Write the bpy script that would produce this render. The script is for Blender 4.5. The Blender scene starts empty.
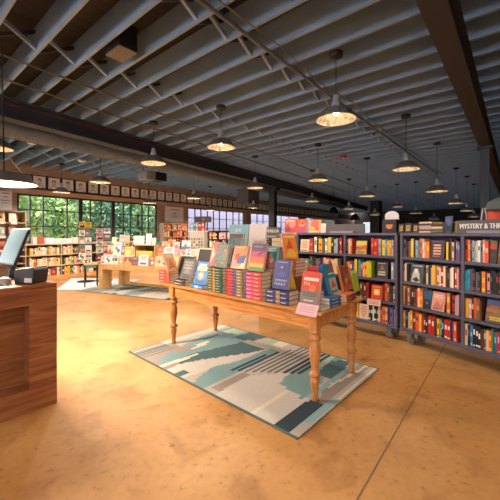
import bpy, math, random
from mathutils import Matrix, Vector
C = bpy.context.scene.collection
F = 318.0; H = 1.45; CU = 250.0; HV = 232.0
PI = math.pi
rnd = random.Random(7)

# ------------------------------------------------------------------ helpers
def G(u, v, z=0.0):
    Y = F*(H-z)/(v-HV); return Vector(((u-CU)*Y/F, Y, z))
def PY(u, v, Y):
    return Vector(((u-CU)*Y/F, Y, H-(v-HV)*Y/F))
def lin(c):
    return c/12.92 if c <= .04045 else ((c+.055)/1.055)**2.4
def rgb(h):
    return tuple(lin(int(h[i:i+2], 16)/255) for i in (0, 2, 4)) + (1,)

def nodes(name):
    m = bpy.data.materials.new(name); m.use_nodes = True
    nt = m.node_tree; b = nt.nodes['Principled BSDF']
    return m, nt, b
_mc = {}
def M(h, rough=.5, metal=0.0, spec=.4, var=.12, scale=25):
    k = (h, rough, metal)
    if k in _mc: return _mc[k]
    m, nt, b = nodes('m_'+h)
    b.inputs['Roughness'].default_value = rough; b.inputs['Metallic'].default_value = metal
    b.inputs['Specular IOR Level'].default_value = spec
    tc = nt.nodes.new('ShaderNodeTexCoord'); n = nt.nodes.new('ShaderNodeTexNoise'); n.inputs['Scale'].default_value = scale
    mx = nt.nodes.new('ShaderNodeMix'); mx.data_type = 'RGBA'
    c = rgb(h); d = tuple(x*(1-var) for x in c[:3])+(1,)
    mx.inputs[6].default_value = d; mx.inputs[7].default_value = c
    nt.links.new(tc.outputs['Object'], n.inputs['Vector']); nt.links.new(n.outputs['Fac'], mx.inputs[0]); nt.links.new(mx.outputs[2], b.inputs['Base Color'])
    _mc[k] = m; return m
def emis(name, h, s):
    m, nt, b = nodes(name); b.inputs['Base Color'].default_value = rgb(h)
    b.inputs['Emission Color'].default_value = rgb(h); b.inputs['Emission Strength'].default_value = s
    return m
def ramp_mat(name, cols, rough=.5, scale=(1, 1, 1), nscale=4, detail=6, dist=.5, rot=(0, 0, 0), bump=0, spec=.4, coord='Object'):
    m, nt, b = nodes(name)
    tc = nt.nodes.new('ShaderNodeTexCoord'); mp = nt.nodes.new('ShaderNodeMapping'); n = nt.nodes.new('ShaderNodeTexNoise'); r = nt.nodes.new('ShaderNodeValToRGB')
    mp.inputs['Scale'].default_value = scale; mp.inputs['Rotation'].default_value = rot
    n.inputs['Scale'].default_value = nscale; n.inputs['Detail'].default_value = detail; n.inputs['Distortion'].default_value = dist
    e = r.color_ramp.elements
    e[0].position, e[0].color = cols[0][0], rgb(cols[0][1]); e[1].position, e[1].color = cols[-1][0], rgb(cols[-1][1])
    for p, h in cols[1:-1]:
        x = e.new(p); x.color = rgb(h)
    L = nt.links.new
    L(tc.outputs[coord], mp.inputs[0]); L(mp.outputs[0], n.inputs['Vector']); L(n.outputs['Fac'], r.inputs[0]); L(r.outputs[0], b.inputs['Base Color'])
    b.inputs['Roughness'].default_value = rough; b.inputs['Specular IOR Level'].default_value = spec
    if bump:
        bp = nt.nodes.new('ShaderNodeBump'); bp.inputs['Strength'].default_value = bump; L(n.outputs['Fac'], bp.inputs['Height']); L(bp.outputs[0], b.inputs['Normal'])
    return m

class MB:
    def __init__(s): s.v = []; s.f = []; s.mi = []; s.mats = []; s.smooth = []
    def mat(s, m):
        if m not in s.mats: s.mats.append(m)
        return s.mats.index(m)
    def add(s, vs, fs, m, T=None, smooth=False):
        o = len(s.v); i = s.mat(m)
        s.v += [tuple(T @ Vector(p)) if T else tuple(p) for p in vs]
        for f in fs: s.f.append(tuple(o+k for k in f)); s.mi.append(i); s.smooth.append(smooth)
    def box(s, x0, x1, y0, y1, z0, z1, m, T=None):
        s.add([(x0,y0,z0),(x1,y0,z0),(x1,y1,z0),(x0,y1,z0),(x0,y0,z1),(x1,y0,z1),(x1,y1,z1),(x0,y1,z1)],
              [(0,3,2,1),(4,5,6,7),(0,1,5,4),(1,2,6,5),(2,3,7,6),(3,0,4,7)], m, T)
    def bbox(s, x0, x1, y0, y1, z0, z1, m, T=None, c=.006):
        # box with chamfered edges (rounded plan corners + top chamfer)
        ring = [(x0+c,y0),(x1-c,y0),(x1,y0+c),(x1,y1-c),(x1-c,y1),(x0+c,y1),(x0,y1-c),(x0,y0+c)]
        cx, cy = (x0+x1)/2, (y0+y1)/2
        def ins(p): return (p[0]-math.copysign(min(c, abs(p[0]-cx)), p[0]-cx), p[1]-math.copysign(min(c, abs(p[1]-cy)), p[1]-cy))
        r0 = [ins(p)+(z0,) for p in ring]; r1 = [p+(z0+c,) for p in ring]; r2 = [p+(z1-c,) for p in ring]; r3 = [ins(p)+(z1,) for p in ring]
        vs = r0+r1+r2+r3; fs = [tuple(range(7, -1, -1)), tuple(range(24, 32))]
        for k in range(3):
            for i in range(8):
                j = (i+1) % 8; fs.append((k*8+i, k*8+j, (k+1)*8+j, (k+1)*8+i))
        s.add(vs, fs, m, T)
    def lathe(s, prof, m, T=None, n=20, smooth=True, cap=True):
        vs = []; fs = []
        for r, z in prof:
            for i in range(n):
                a = 2*PI*i/n; vs.append((r*math.cos(a), r*math.sin(a), z))
        for k in range(len(prof)-1):
            for i in range(n):
                j = (i+1) % n; fs.append((k*n+i, k*n+j, (k+1)*n+j, (k+1)*n+i))
        if cap:
            fs.append(tuple(range(n-1, -1, -1))); q = (len(prof)-1)*n; fs.append(tuple(q+i for i in range(n)))
        s.add(vs, fs, m, T, smooth)
    def tube(s, pts, r, m, n=8, T=None):
        pts = [Vector(p) for p in pts]; vs = []; fs = []
        for k, p in enumerate(pts):
            d = (pts[min(k+1, len(pts)-1)]-pts[max(k-1, 0)]).normalized()
            a = d.cross(Vector((0, 0, 1)));
            if a.length < .01: a = d.cross(Vector((1, 0, 0)))
            a.normalize(); b = d.cross(a)
            for i in range(n):
                t = 2*PI*i/n; vs.append(p + a*(r*math.cos(t)) + b*(r*math.sin(t)))
        for k in range(len(pts)-1):
            for i in range(n):
                j = (i+1) % n; fs.append((k*n+i, k*n+j, (k+1)*n+j, (k+1)*n+i))
        fs.append(tuple(range(n))); q = (len(pts)-1)*n; fs.append(tuple(q+n-1-i for i in range(n)))
        s.add(vs, fs, m, T, True)
    def prism(s, poly, y0, y1, m, T=None):   # poly in (x,z), extruded in y
        n = len(poly)
        vs = [(x, y0, z) for x, z in poly]+[(x, y1, z) for x, z in poly]
        fs = [tuple(range(n)), tuple(range(2*n-1, n-1, -1))]+[(i, i+n, (i+1) % n+n, (i+1) % n) for i in range(n)]
        s.add(vs, fs, m, T)
    def quad(s, x0, z0, x1, z1, y, m, T=None):  # faces -y
        s.add([(x0,y,z0),(x1,y,z0),(x1,y,z1),(x0,y,z1)], [(0,1,2,3)], m, T)
    def obj(s, name, parent=None, loc=None, rz=0.0, bevel=0):
        me = bpy.data.meshes.new(name); me.from_pydata(s.v, [], s.f)
        for m in s.mats: me.materials.append(m)
        me.polygons.foreach_set('material_index', s.mi); me.polygons.foreach_set('use_smooth', s.smooth); me.update()
        o = bpy.data.objects.new(name, me); C.objects.link(o)
        if parent: o.parent = parent
        if loc is not None: o.location = loc
        o.rotation_euler = (0, 0, rz)
        if bevel:
            b = o.modifiers.new('bevel', 'BEVEL'); b.width = bevel; b.segments = 2; b.limit_method = 'ANGLE'
        return o
def tag(o, label, cat, group=None):
    o['label'] = label; o['category'] = cat
    if group: o['group'] = group
    return o
def thing(name, label, cat, loc=(0, 0, 0), rz=0.0, group=None):
    o = bpy.data.objects.new(name, None); C.objects.link(o); o.empty_display_size = .05
    o.location = loc; o.rotation_euler = (0, 0, rz)
    return tag(o, label, cat, group)
def struct(o): o['kind'] = 'structure'; return o
_tc = {}
def textmesh(s):
    if s in _tc: return _tc[s]
    cu = bpy.data.curves.new('t', 'FONT'); cu.body = s; cu.size = 1; cu.resolution_u = 3
    o = bpy.data.objects.new('t', cu); C.objects.link(o)
    me = bpy.data.meshes.new_from_object(o.evaluated_get(bpy.context.evaluated_depsgraph_get()))
    vs = [tuple(v.co) for v in me.vertices]; fs = [tuple(p.vertices) for p in me.polygons]
    bpy.data.objects.remove(o); bpy.data.curves.remove(cu); bpy.data.meshes.remove(me)
    _tc[s] = (vs, fs); return vs, fs
def text(mb, s, x0, z0, w, h, y, m, T=None, bold=0.0):
    vs, fs = textmesh(s)
    a = min(v[0] for v in vs); b = max(v[0] for v in vs); c = min(v[1] for v in vs); d = max(v[1] for v in vs)
    for q in ((0,) if not bold else (-bold, 0, bold)):
        mb.add([(x0+q+(v[0]-a)/(b-a)*w, y-abs(q)*.02, z0+(v[1]-c)/(d-c)*h) for v in vs], fs, m, T)
ORD = ['zeroth','first','second','third','fourth','fifth','sixth','seventh','eighth','ninth','tenth','eleventh','twelfth','thirteenth','fourteenth','fifteenth','sixteenth','seventeenth','eighteenth','nineteenth','twentieth']
def ordn(n):
    if n <= 20: return ORD[n]
    t = {2:'twenty',3:'thirty',4:'forty',5:'fifty',6:'sixty'}; q, r = divmod(n, 10)
    return (t[q]+'-'+ORD[r]) if r else {30:'thirtieth',40:'fortieth',50:'fiftieth',60:'sixtieth'}[n]

PAL = {'r':('b52a22','red'),'o':('e0792a','orange'),'y':('e8b72a','yellow'),'k':('22201f','black'),'g':('6a6562','grey'),'w':('e9e2d6','white'),'b':('2f6fa8','blue'),
       'n':('28345c','navy'),'t':('2a97a0','teal'),'p':('6b4a86','purple'),'m':('5c2f26','maroon'),'e':('3f7a44','green'),'c':('d8bf98','cream'),'i':('dd9a98','pink'),
       's':('9fabb2','silver grey'),'l':('a8c82e','lime'),'v':('3b2a45','dark violet'),'u':('7a6544','olive brown'),'d':('24382e','dark green'),'x':('e2562f','orange red'),'j':('f0cfa8','peach'),'q':('7fb5bd','pale teal'),'a':('d8d79a','pale green'),'f':('c63d6e','magenta')}
def col(k): return PAL[k][1]
def mc(k, rough=.42): return M(PAL[k][0], rough)
PAGES = M('e4d6b8', .8)

# ------------------------------------------------------------------ directions
def unit(x, y): return Vector((x, y, 0)).normalized()
E1 = unit(-.742, .670); E2 = unit(.670, .742)            # front table / rug / counter
A = unit(-.767, .642); B = unit(.642, .767)              # joists / beams
def ang(d): return math.atan2(d.y, d.x)
AB = ang(B)

# ------------------------------------------------------------------ camera
cam = bpy.data.cameras.new('camera'); co = bpy.data.objects.new('camera', cam); C.objects.link(co)
co.location = (0, 0, H); co.rotation_euler = (PI/2, 0, 0)
cam.sensor_width = 36; cam.lens = F/500*36; cam.shift_y = -(250-HV)/500; cam.clip_start = .05; cam.clip_end = 200
bpy.context.scene.camera = co

# ------------------------------------------------------------------ surface materials
floor_m, nt, b = nodes('stained_concrete')
L = nt.links.new
tc = nt.nodes.new('ShaderNodeTexCoord')
def noise(sc, det, dist=0):
    n = nt.nodes.new('ShaderNodeTexNoise'); n.inputs['Scale'].default_value = sc; n.inputs['Detail'].default_value = det; n.inputs['Distortion'].default_value = dist
    L(tc.outputs['Object'], n.inputs['Vector']); return n
def ramp(src, cols):
    r = nt.nodes.new('ShaderNodeValToRGB'); e = r.color_ramp.elements
    e[0].position, e[0].color = cols[0][0], cols[0][1]; e[1].position, e[1].color = cols[-1][0], cols[-1][1]
    for p, c in cols[1:-1]: x = e.new(p); x.color = c
    L(src, r.inputs[0]); return r
n1 = noise(.55, 8, 1.2); r1 = ramp(n1.outputs['Fac'], [(.32, rgb('ad7842')), (.5, rgb('bb8850')), (.68, rgb('c89a66'))])
n2 = noise(3.2, 12, .9); r2 = ramp(n2.outputs['Fac'], [(.3, (.74, .68, .62, 1)), (.46, (.98, .96, .94, 1)), (.6, (1, 1, 1, 1)), (.72, (1.1, 1.12, 1.16, 1))])
n3 = noise(22, 6, .3); r3 = ramp(n3.outputs['Fac'], [(.27, (.6, .52, .46, 1)), (.38, (.95, .94, .93, 1)), (.62, (1.04, 1.04, 1.04, 1))])
def mul(a, c):
    x = nt.nodes.new('ShaderNodeMix'); x.data_type = 'RGBA'; x.blend_type = 'MULTIPLY'; x.inputs[0].default_value = 1
    L(a, x.inputs[6]); L(c, x.inputs[7]); return x.outputs[2]
L(mul(mul(r1.outputs[0], r2.outputs[0]), r3.outputs[0]), b.inputs['Base Color'])
b.inputs['Roughness'].default_value = .5; b.inputs['Specular IOR Level'].default_value = .35
WOODWALL = ramp_mat('cedar_boards', [(.3, '8a7460'), (.5, 'a58b74'), (.7, 'bca48e')], .6, (1.2, 1.2, 14), 2.2)
WOODLT = ramp_mat('pale_trim_wood', [(.3, 'b59072'), (.7, 'd2b094')], .55, (.8, .8, 10), 3)
WALNUT = ramp_mat('walnut', [(.28, '6a3b22'), (.5, '8c5433'), (.72, 'a66c45')], .4, (1.1, 1.1, 13), 1.7, 8, 1.2)
WALNUT2 = ramp_mat('walnut_panel', [(.28, '633620'), (.5, '84502f'), (.72, '9b6340')], .42, (1.0, 1.0, 9), 1.5, 8, 1.5)
PINE = ramp_mat('honey_pine', [(.3, 'ab6530'), (.5, 'c27f42'), (.7, 'd49a5c')], .38, (2, 18, 18), 1.6, 6, .8)
PINEV = ramp_mat('honey_pine_turned', [(.3, 'a0602f'), (.5, 'b87840'), (.7, 'ca9054')], .38, (18, 18, 2), 1.6, 6, .8)
OAK = ramp_mat('light_oak', [(.3, 'b98a52'), (.7, 'd6aa72')], .5, (2, 12, 12), 2)
JOIST = ramp_mat('painted_joist', [(.3, '86a6cc'), (.7, '98b7dc')], .6, (1, 1, 1), 1.5, 5)
PLANK, nt, b = nodes('roof_planks'); L = nt.links.new
tc = nt.nodes.new('ShaderNodeTexCoord')
mp = nt.nodes.new('ShaderNodeMapping'); mp.inputs['Rotation'].default_value = (0, 0, -AB); L(tc.outputs['Object'], mp.inputs[0])
bk = nt.nodes.new('ShaderNodeTexBrick'); bk.inputs['Scale'].default_value = 1; bk.inputs['Brick Width'].default_value = 2.4; bk.inputs['Row Height'].default_value = .14; bk.inputs['Mortar Size'].default_value = .008
bk.inputs['Color1'].default_value = rgb('1e2022'); bk.inputs['Color2'].default_value = rgb('282a2c'); bk.inputs['Mortar'].default_value = rgb('141212')
L(mp.outputs[0], bk.inputs['Vector']); L(bk.outputs['Color'], b.inputs['Base Color']); b.inputs['Roughness'].default_value = .75
STEEL = M('4e4c4e', .5, 0, .4); GIRD = M('3a4048', .55); BROWNST = M('42434a', .55)
DUCTM = M('6a7c90', .5, 0); DARK = M('1b1a1b', .5); BLACKPL = M('24262b', .45); GALV = M('c4c8ca', .4, .2); IRON = M('2a2a2c', .5, .3)
WHITE = M('eeeae4', .6); LAV = M('585363', .5, 0, .4)

# ------------------------------------------------------------------ shell
ND = 11.05
WD = Vector((.586, .810, 0)).normalized(); WN = Vector((-.810, .586, 0)).normalized(); WANG = ang(WD)
def tw(u, d=ND):
    a = (u-CU)/F; Y = d/(WN.x*a+WN.y); p = Vector((a*Y, Y, 0)); return p.dot(WD)
def wp(t, d=ND, z=0): return WN*d + WD*t + Vector((0, 0, z))
def wz(u, v, d=ND):
    a = (u-CU)/F; Y = d/(WN.x*a+WN.y); return H-(v-HV)*Y/F
T_END = 37.0; T_START = -13.0
PLAN = [wp(-16, ND+.2), wp(33, ND+.2), Vector((45, 40, 0)), Vector((30, -16, 0)), Vector((0, -16, 0))]
m = MB(); m.add([(p.x, p.y, -.04) for p in PLAN]+[(p.x, p.y, 0) for p in PLAN], [(4, 3, 2, 1, 0), (5, 6, 7, 8, 9)]+[(i, (i+1) % 5, (i+1) % 5+5, i+5) for i in range(5)], floor_m)
if m.f and (PLAN[1]-PLAN[0]).cross(PLAN[2]-PLAN[1]).z < 0: m.f = [tuple(reversed(f)) for f in m.f]
struct(m.obj('floor'))
# saw-cut joint in the slab, running away from the camera on the right
p0 = G(357, 500); p1 = G(440, 354); d = (p1-p0).normalized(); s = Vector((-d.y, d.x, 0))*.0045
a_, b_ = p0-d*2, p1+d*6
m = MB(); zz = Vector((0, 0, .0015)); m.add([a_-s+zz, a_+s+zz, b_+s+zz, b_-s+zz], [(3, 2, 1, 0)], M('7d5f3d', .8)); struct(m.obj('trim_1'))
m = MB(); m.add([(p.x, p.y, 3.68) for p in PLAN]+[(p.x, p.y, 3.8) for p in PLAN], [(4, 3, 2, 1, 0), (5, 6, 7, 8, 9)]+[(i, (i+1) % 5, (i+1) % 5+5, i+5) for i in range(5)], PLANK)
struct(m.obj('ceiling'))
# joists
TH = .034
def jobj(k):
    b0 = 1.15+.394*k
    aw = (ND+.02+.071*b0)/.997
    m = MB(); m.box(-13, aw, -.0, TH, 3.4, 3.65, JOIST)
    o = m.obj('ceiling_joist', None, B*b0, ang(A)); struct(o)
    # local x = A, local y = -B?  (rotated +90 from A is -B) handled by sign below
    return o
AANG = ang(A)
LY = Vector((-A.y, A.x, 0))      # local +y in world
sgn = 1 if LY.dot(B) > 0 else -1
for k in range(-6, 78):
    b0 = 1.15+.394*k
    aw = (ND+.02+.071*b0)/.997
    m = MB(); y0, y1 = (0, TH) if sgn > 0 else (-TH, 0)
    m.box(-13, min(aw, 13), y0, y1, 3.4, 3.68, JOIST)
    o = m.obj('ceiling_joist', None, B*b0, AANG); struct(o)
    if -2 <= k < 40:
        for ra in (2.25, 3.95, 7.2, 9.5):
            if ra > aw: continue
            br = MB(); gap = .394-TH
            for q, (z0, z1) in enumerate(((3.425, 3.625), (3.625, 3.425))):
                # from the near face of this joist (b = 0) back to the far face of the previous one
                xo = ra + (.0 if q == 0 else .05)
                ya, yb = (0, -gap) if sgn > 0 else (0, gap)
                br.add([(xo, ya, z0-.02), (xo+.035, ya, z0-.02), (xo+.035, ya, z0+.02), (xo, ya, z0+.02),
                        (xo, yb, z1-.02), (xo+.035, yb, z1-.02), (xo+.035, yb, z1+.02), (xo, yb, z1+.02)],
                       [(0, 3, 2, 1), (4, 5, 6, 7), (0, 1, 5, 4), (1, 2, 6, 5), (2, 3, 7, 6), (3, 0, 4, 7)], JOIST if q == 0 else GIRD)  # second diagonal gets a dark material: its shade is put into the colour
            br.obj('joist_bridging', o)
# right steel beam along B
def along(a, b, z=0): return A*a + B*b + Vector((0, 0, z))
def ibeam(name, a, b0, b1, z0, z1, w, mat):
    m = MB(); q = w/2
    m.box(b0, b1, -q, q, z0, z0+.025, mat); m.box(b0, b1, -q, q, z1-.025, z1, mat); m.box(b0, b1, -.012, .012, z0+.025, z1-.025, mat)
    return struct(m.obj(name, None, A*a, AB))
ibeam('steel_beam', .45, -1.9, 30, 3.05, 3.40, .17, BROWNST)
m = MB(); cb = 7.45; m.box(-.07, .07, -.07, .07, 0, 3.05, M('34353c', .5)); m.box(-.12, .12, -.12, .12, 3.02, 3.05, M('34353c', .5))
struct(m.obj('steel_column', None, along(.45, cb), AB))
# left girder, duct and column: slightly skewed line
GD = Vector((.532, .846, 0)).normalized(); GN = Vector((-.846, .532, 0)).normalized(); GANG = ang(GD)
m = MB(); m.box(-9, 26, -.11, .11, 3.10, 3.13, GIRD); m.box(-9, 26, -.11, .11, 3.37, 3.398, GIRD); m.box(-9, 26, -.015, .015, 3.13, 3.37, GIRD)
struct(m.obj('steel_girder', None, GN*5.5, GANG))
tg = (Vector(((276-CU)/F*11.6, 11.6, 0))).dot(GD)
m = MB(); m.box(-.11, .11, -.11, .11, 0, 3.10, DARK); m.box(-.2, .2, -.2, .2, 2.96, 3.1, DARK); struct(m.obj('steel_column', None, GN*5.5+GD*tg, GANG))
m = MB(); x = -5.5
while x < 22:
    r = .165
    Tm = Matrix.Translation((x, 0, 0)) @ Matrix.Rotation(PI/2, 4, 'Y')
    m.lathe([(r, 0), (r, .15), (r+.007, .152), (r+.007, .163), (r, .165)], DUCTM, Tm, 20, False, False); x += .165
o = m.obj('ventilation_duct', None, GN*6.27+Vector((0, 0, 3.2)), GANG)
tag(o, 'grey round sheet-metal air duct running under the joists along the left', 'duct')

# window wall -------------------------------------------------------------
GLASS, nt, b = nodes('window_glass')
out = nt.nodes['Material Output']; tr = nt.nodes.new('ShaderNodeBsdfTransparent'); gl = nt.nodes.new('ShaderNodeBsdfGlossy'); gl.inputs['Roughness'].default_value = .02
mx = nt.nodes.new('ShaderNodeMixShader'); mx.inputs[0].default_value = .06; nt.links.new(tr.outputs[0], mx.inputs[1]); nt.links.new(gl.outputs[0], mx.inputs[2]); nt.links.new(mx.outputs[0], out.inputs['Surface'])
MULL = M('2b2d2e', .5)
ZT = 2.6; ZS = 1.12
spans = [(tw(17), tw(81.4)), (tw(81.4), tw(113.9)), (tw(113.9), tw(157.5)), (tw(188), tw(245)), (tw(251), tw(300)), (tw(306), tw(335))]
back = [(-11.5, -8.8), (-8.4, -5.7), (-5.3, tw(-45))]
allsp = back+spans
# solid wall pieces
def wbox(m, t0, t1, z0, z1, mat, d0=0, d1=.2): m.box(t0, t1, d0, d1, z0, z1, mat)
m = MB()
wbox(m, T_START, T_END, ZT, 3.69, WOODWALL); wbox(m, T_START, T_END, 0, ZS, WOODWALL)
cur = T_START
for t0, t1 in sorted(allsp):
    if t0 > cur: wbox(m, cur, t0, ZS, ZT, WOODWALL)
    cur = t1
wbox(m, cur, T_END, ZS, ZT, WOODWALL)
struct(m.obj('wall_left', None, WN*ND, WANG))
m = MB(); wbox(m, T_START, T_END, ZT+.02, ZT+.14, WOODLT, -.03, 0); struct(m.obj('trim_2', None, WN*ND, WANG))
m = MB(); wbox(m, T_START, T_END, 2.76, 3.20, M('33251d', .6), -.02, 0); struct(m.obj('trim_3', None, WN*ND, WANG))
vert = {0: [30.7, 44, 68], 1: [91.5, 102], 2: [124.4, 131.6, 143, 149.6], 3: [196, 202, 208.5, 214.5, 220.5, 227.5, 234, 240], 4: [258, 264, 270, 282, 290], 5: [312, 318, 325]}
for i, (t0, t1) in enumerate(allsp):
    w = struct(thing('window_%d' % (i+1), '', '', WN*ND, WANG)); del w['label']; del w['category']
    fr = MB()
    for a_, b_ in ((t0, t0+.06), (t1-.06, t1)): fr.box(a_, b_, .04, .12, ZS, ZT, MULL)
    fr.box(t0, t1, .04, .12, ZS, ZS+.05, MULL); fr.box(t0, t1, .04, .12, ZT-.05, ZT, MULL)
    fr.obj('window_frame', w)
    mu = MB(); j = i-len(back)
    us = vert.get(j)
    ts = [tw(u) for u in us] if us else [t0+(t1-t0)*q/4 for q in (1, 2, 3)]
    for t in ts: mu.box(t-.018, t+.018, .05, .1, ZS, ZT, MULL)
    for z in (1.62, 2.12): mu.box(t0, t1, .055, .095, z-.016, z+.016, MULL)
    mu.obj('muntins', w)
    g = MB(); g.box(t0, t1, .072, .078, ZS, ZT, GLASS); g.obj('glass', w)
# other walls
WALLD = M('453c35', .7)
m = MB(); FW = M('4a443e', .7); m.box(-26, 11.0, 0, .2, 0, 3.65, FW); m.box(12.6, 26, 0, .2, 0, 3.65, FW); m.box(11.0, 12.6, 0, .2, 0, .9, FW); m.box(11.0, 12.6, 0, .2, 2.5, 3.65, FW); struct(m.obj('wall_far', None, B*34, AANG))
m = MB(); m.box(8, 16, -3, -2.8, -.4, 5, M('a0aaa8', .8)); struct(m.obj('outside_backdrop', None, B*(34), AANG))  # added grey backdrop that tones down the sky in the far window
m = MB(); m.box(-14, -4.6, -.1, .1, 0, 3.65, ramp_mat('brown_partition', [(.3, '5a452c'), (.7, '6d5638')], .65)); struct(m.obj('wall_back', None, B*20, AANG))
m = MB(); m.box(-14, 36, -.2, 0, 0, 3.65, WALLD); struct(m.obj('wall_right', None, A*-11, AB))
# front wall behind the camera: unseen storefront added with big panes for daylight
m = MB(); fw = [(-9.5, -6.2), (-5.8, -2.5), (-2.1, 1.2), (1.6, 4.9), (5.3, 8.6), (9.0, 12.3)]
cur = -12
for a0, a1 in fw: m.box(cur, a0, -.1, .1, 0, 3.65, WALLD); m.box(a0, a1, -.1, .1, 0, .1, WALLD); m.box(a0, a1, -.1, .1, 3.38, 3.65, WALLD); cur = a1
m.box(cur, 15, -.1, .1, 0, 3.65, WALLD); struct(m.obj('added_storefront', None, B*-2.0, AANG))
for i, (a0, a1) in enumerate(fw):
    w = struct(thing('window_%d' % (20+i), '', '', B*-2.0, AANG)); del w['label']; del w['category']  # added panes out of view, letting fill daylight in
    fr = MB()
    for x in (a0, (a0+a1)/2-.03, a1-.06): fr.box(x, x+.06, -.04, .04, .1, 3.38, MULL)
    fr.box(a0, a1, -.04, .04, .1, .16, MULL); fr.box(a0, a1, -.04, .04, 3.32, 3.38, MULL); fr.obj('window_frame', w)
    g = MB(); g.box(a0, a1, -.004, .004, .1, 3.38, GLASS); g.obj('glass', w)

# outside: ground and trees
m = MB(); m.box(T_START-8, T_END+10, .25, 30, -.4, -.05, M('8a9a6a', .9)); struct(m.obj('outside_ground', None, WN*ND, WANG))
m = MB(); m.box(tw(178, 16), T_END+8, 5, 5.4, -.4, 8, M('767186', .8)); struct(m.obj('outside_backdrop', None, WN*ND, WANG))  # added lavender backdrop, dims the white sky behind the right-hand windows
LEAF = [M('6b8c47', .6), M('83a058', .6), M('53816b', .6), M('a0b46c', .6), M('4a735c', .6)]
tnames = ['bright yellow-green tree', 'mid-green leafy tree', 'bluish green tree', 'tall light green tree', 'dense dark green tree', 'green tree', 'airy green tree', 'pale green tree', 'shrubby green tree']
HB = 1
tpos = [(tw(18, 14), 14.2, 0), (tw(36, 15), 15, 3), (tw(58, 14), 13.8, 1), (tw(78, 15), 15.2, 0), (tw(96, 15), 14.4, 2), (tw(117, 15), 15.4, 4), (tw(133, 15), 14.6, 2), (tw(152, 15), 15, 1), (tw(45, 17), 17.5, 2)]
twhere = ['at the left end of the long window', 'behind the left window, second from left', 'behind the middle of the left window', 'behind the left window right post', 'behind the middle window pane', 'behind the post left of the third window', 'behind the middle of the third window', 'at the right edge of the third window', 'farthest back behind the left window']
for i, (t, d, lead) in enumerate(tpos):
    p = wp(t, d)
    tr_ = thing('tree', tnames[i]+' seen through the glass '+twhere[i], 'tree', p, 0, 'trees outside the windows')
    k = MB(); k.tube([(0, 0, -.2), (.05, .02, 1), (.0, .08, 2.4)], .07, M('5a4a3a', .9)); 
    for q in range(4): k.tube([(0, .05, 1+q*.3), (rnd.uniform(-.6, .6), rnd.uniform(-.5, .5), 1.8+q*.4)], .03, M('5a4a3a', .9), 6)
    k.obj('trunk', tr_)
    lf = MB(); R = random.Random(100+i)
    cl = [(R.gauss(0, .55), R.gauss(0, .45), R.uniform(.5, 4.2), R.uniform(.35, .75)) for _ in range(30)]
    for cx, cy, cz, cr in cl:
        for _ in range(46):
            v = Vector((R.gauss(0, 1), R.gauss(0, 1), R.gauss(0, 1))).normalized()*cr*R.uniform(.5, 1)
            c = Vector((cx, cy, cz))+v; s_ = R.uniform(.06, .14)
            a_ = Vector((R.gauss(0, 1), R.gauss(0, 1), R.gauss(0, 1))).normalized(); b2 = a_.cross(Vector((R.gauss(0, 1), R.gauss(0, 1), R.gauss(0, 1)))).normalized()
            mm = LEAF[lead] if R.random() < .6 else R.choice(LEAF)
            lf.add([c-a_*s_, c-b2*s_*.5, c+a_*s_, c+b2*s_*.5], [(0, 1, 2, 3)], mm)
    lf.obj('foliage', tr_)

for i in range(7):
    t = tw(10, 18)+i*2.2
    hd = thing('tree', 'dark background tree beyond the nearer window trees, %s from the left' % ordn(i+1), 'tree', wp(t, 19), 0, 'trees outside the windows')
    k = MB(); k.tube([(0, 0, -.2), (0, .1, 3)], .1, M('4a3e34', .9)); k.obj('trunk', hd)
    lf = MB(); R = random.Random(300+i)
    for _ in range(2600):
        v = Vector((R.gauss(0, 1), R.gauss(0, 1), R.gauss(0, 1))).normalized()*R.uniform(.6, 1); c = Vector((v.x*1.5, v.y*1.1, 2.2+v.z*2.4)); s_ = R.uniform(.12, .26)
        a_ = Vector((R.gauss(0, 1), R.gauss(0, 1), R.gauss(0, 1))).normalized(); b2 = a_.cross(Vector((R.gauss(0, 1), R.gauss(0, 1), R.gauss(0, 1)))).normalized()
        lf.add([c-a_*s_, c-b2*s_*.5, c+a_*s_, c+b2*s_*.5], [(0, 1, 2, 3)], R.choice(LEAF[2:]+LEAF[:1]))
    lf.obj('foliage', hd)
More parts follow.
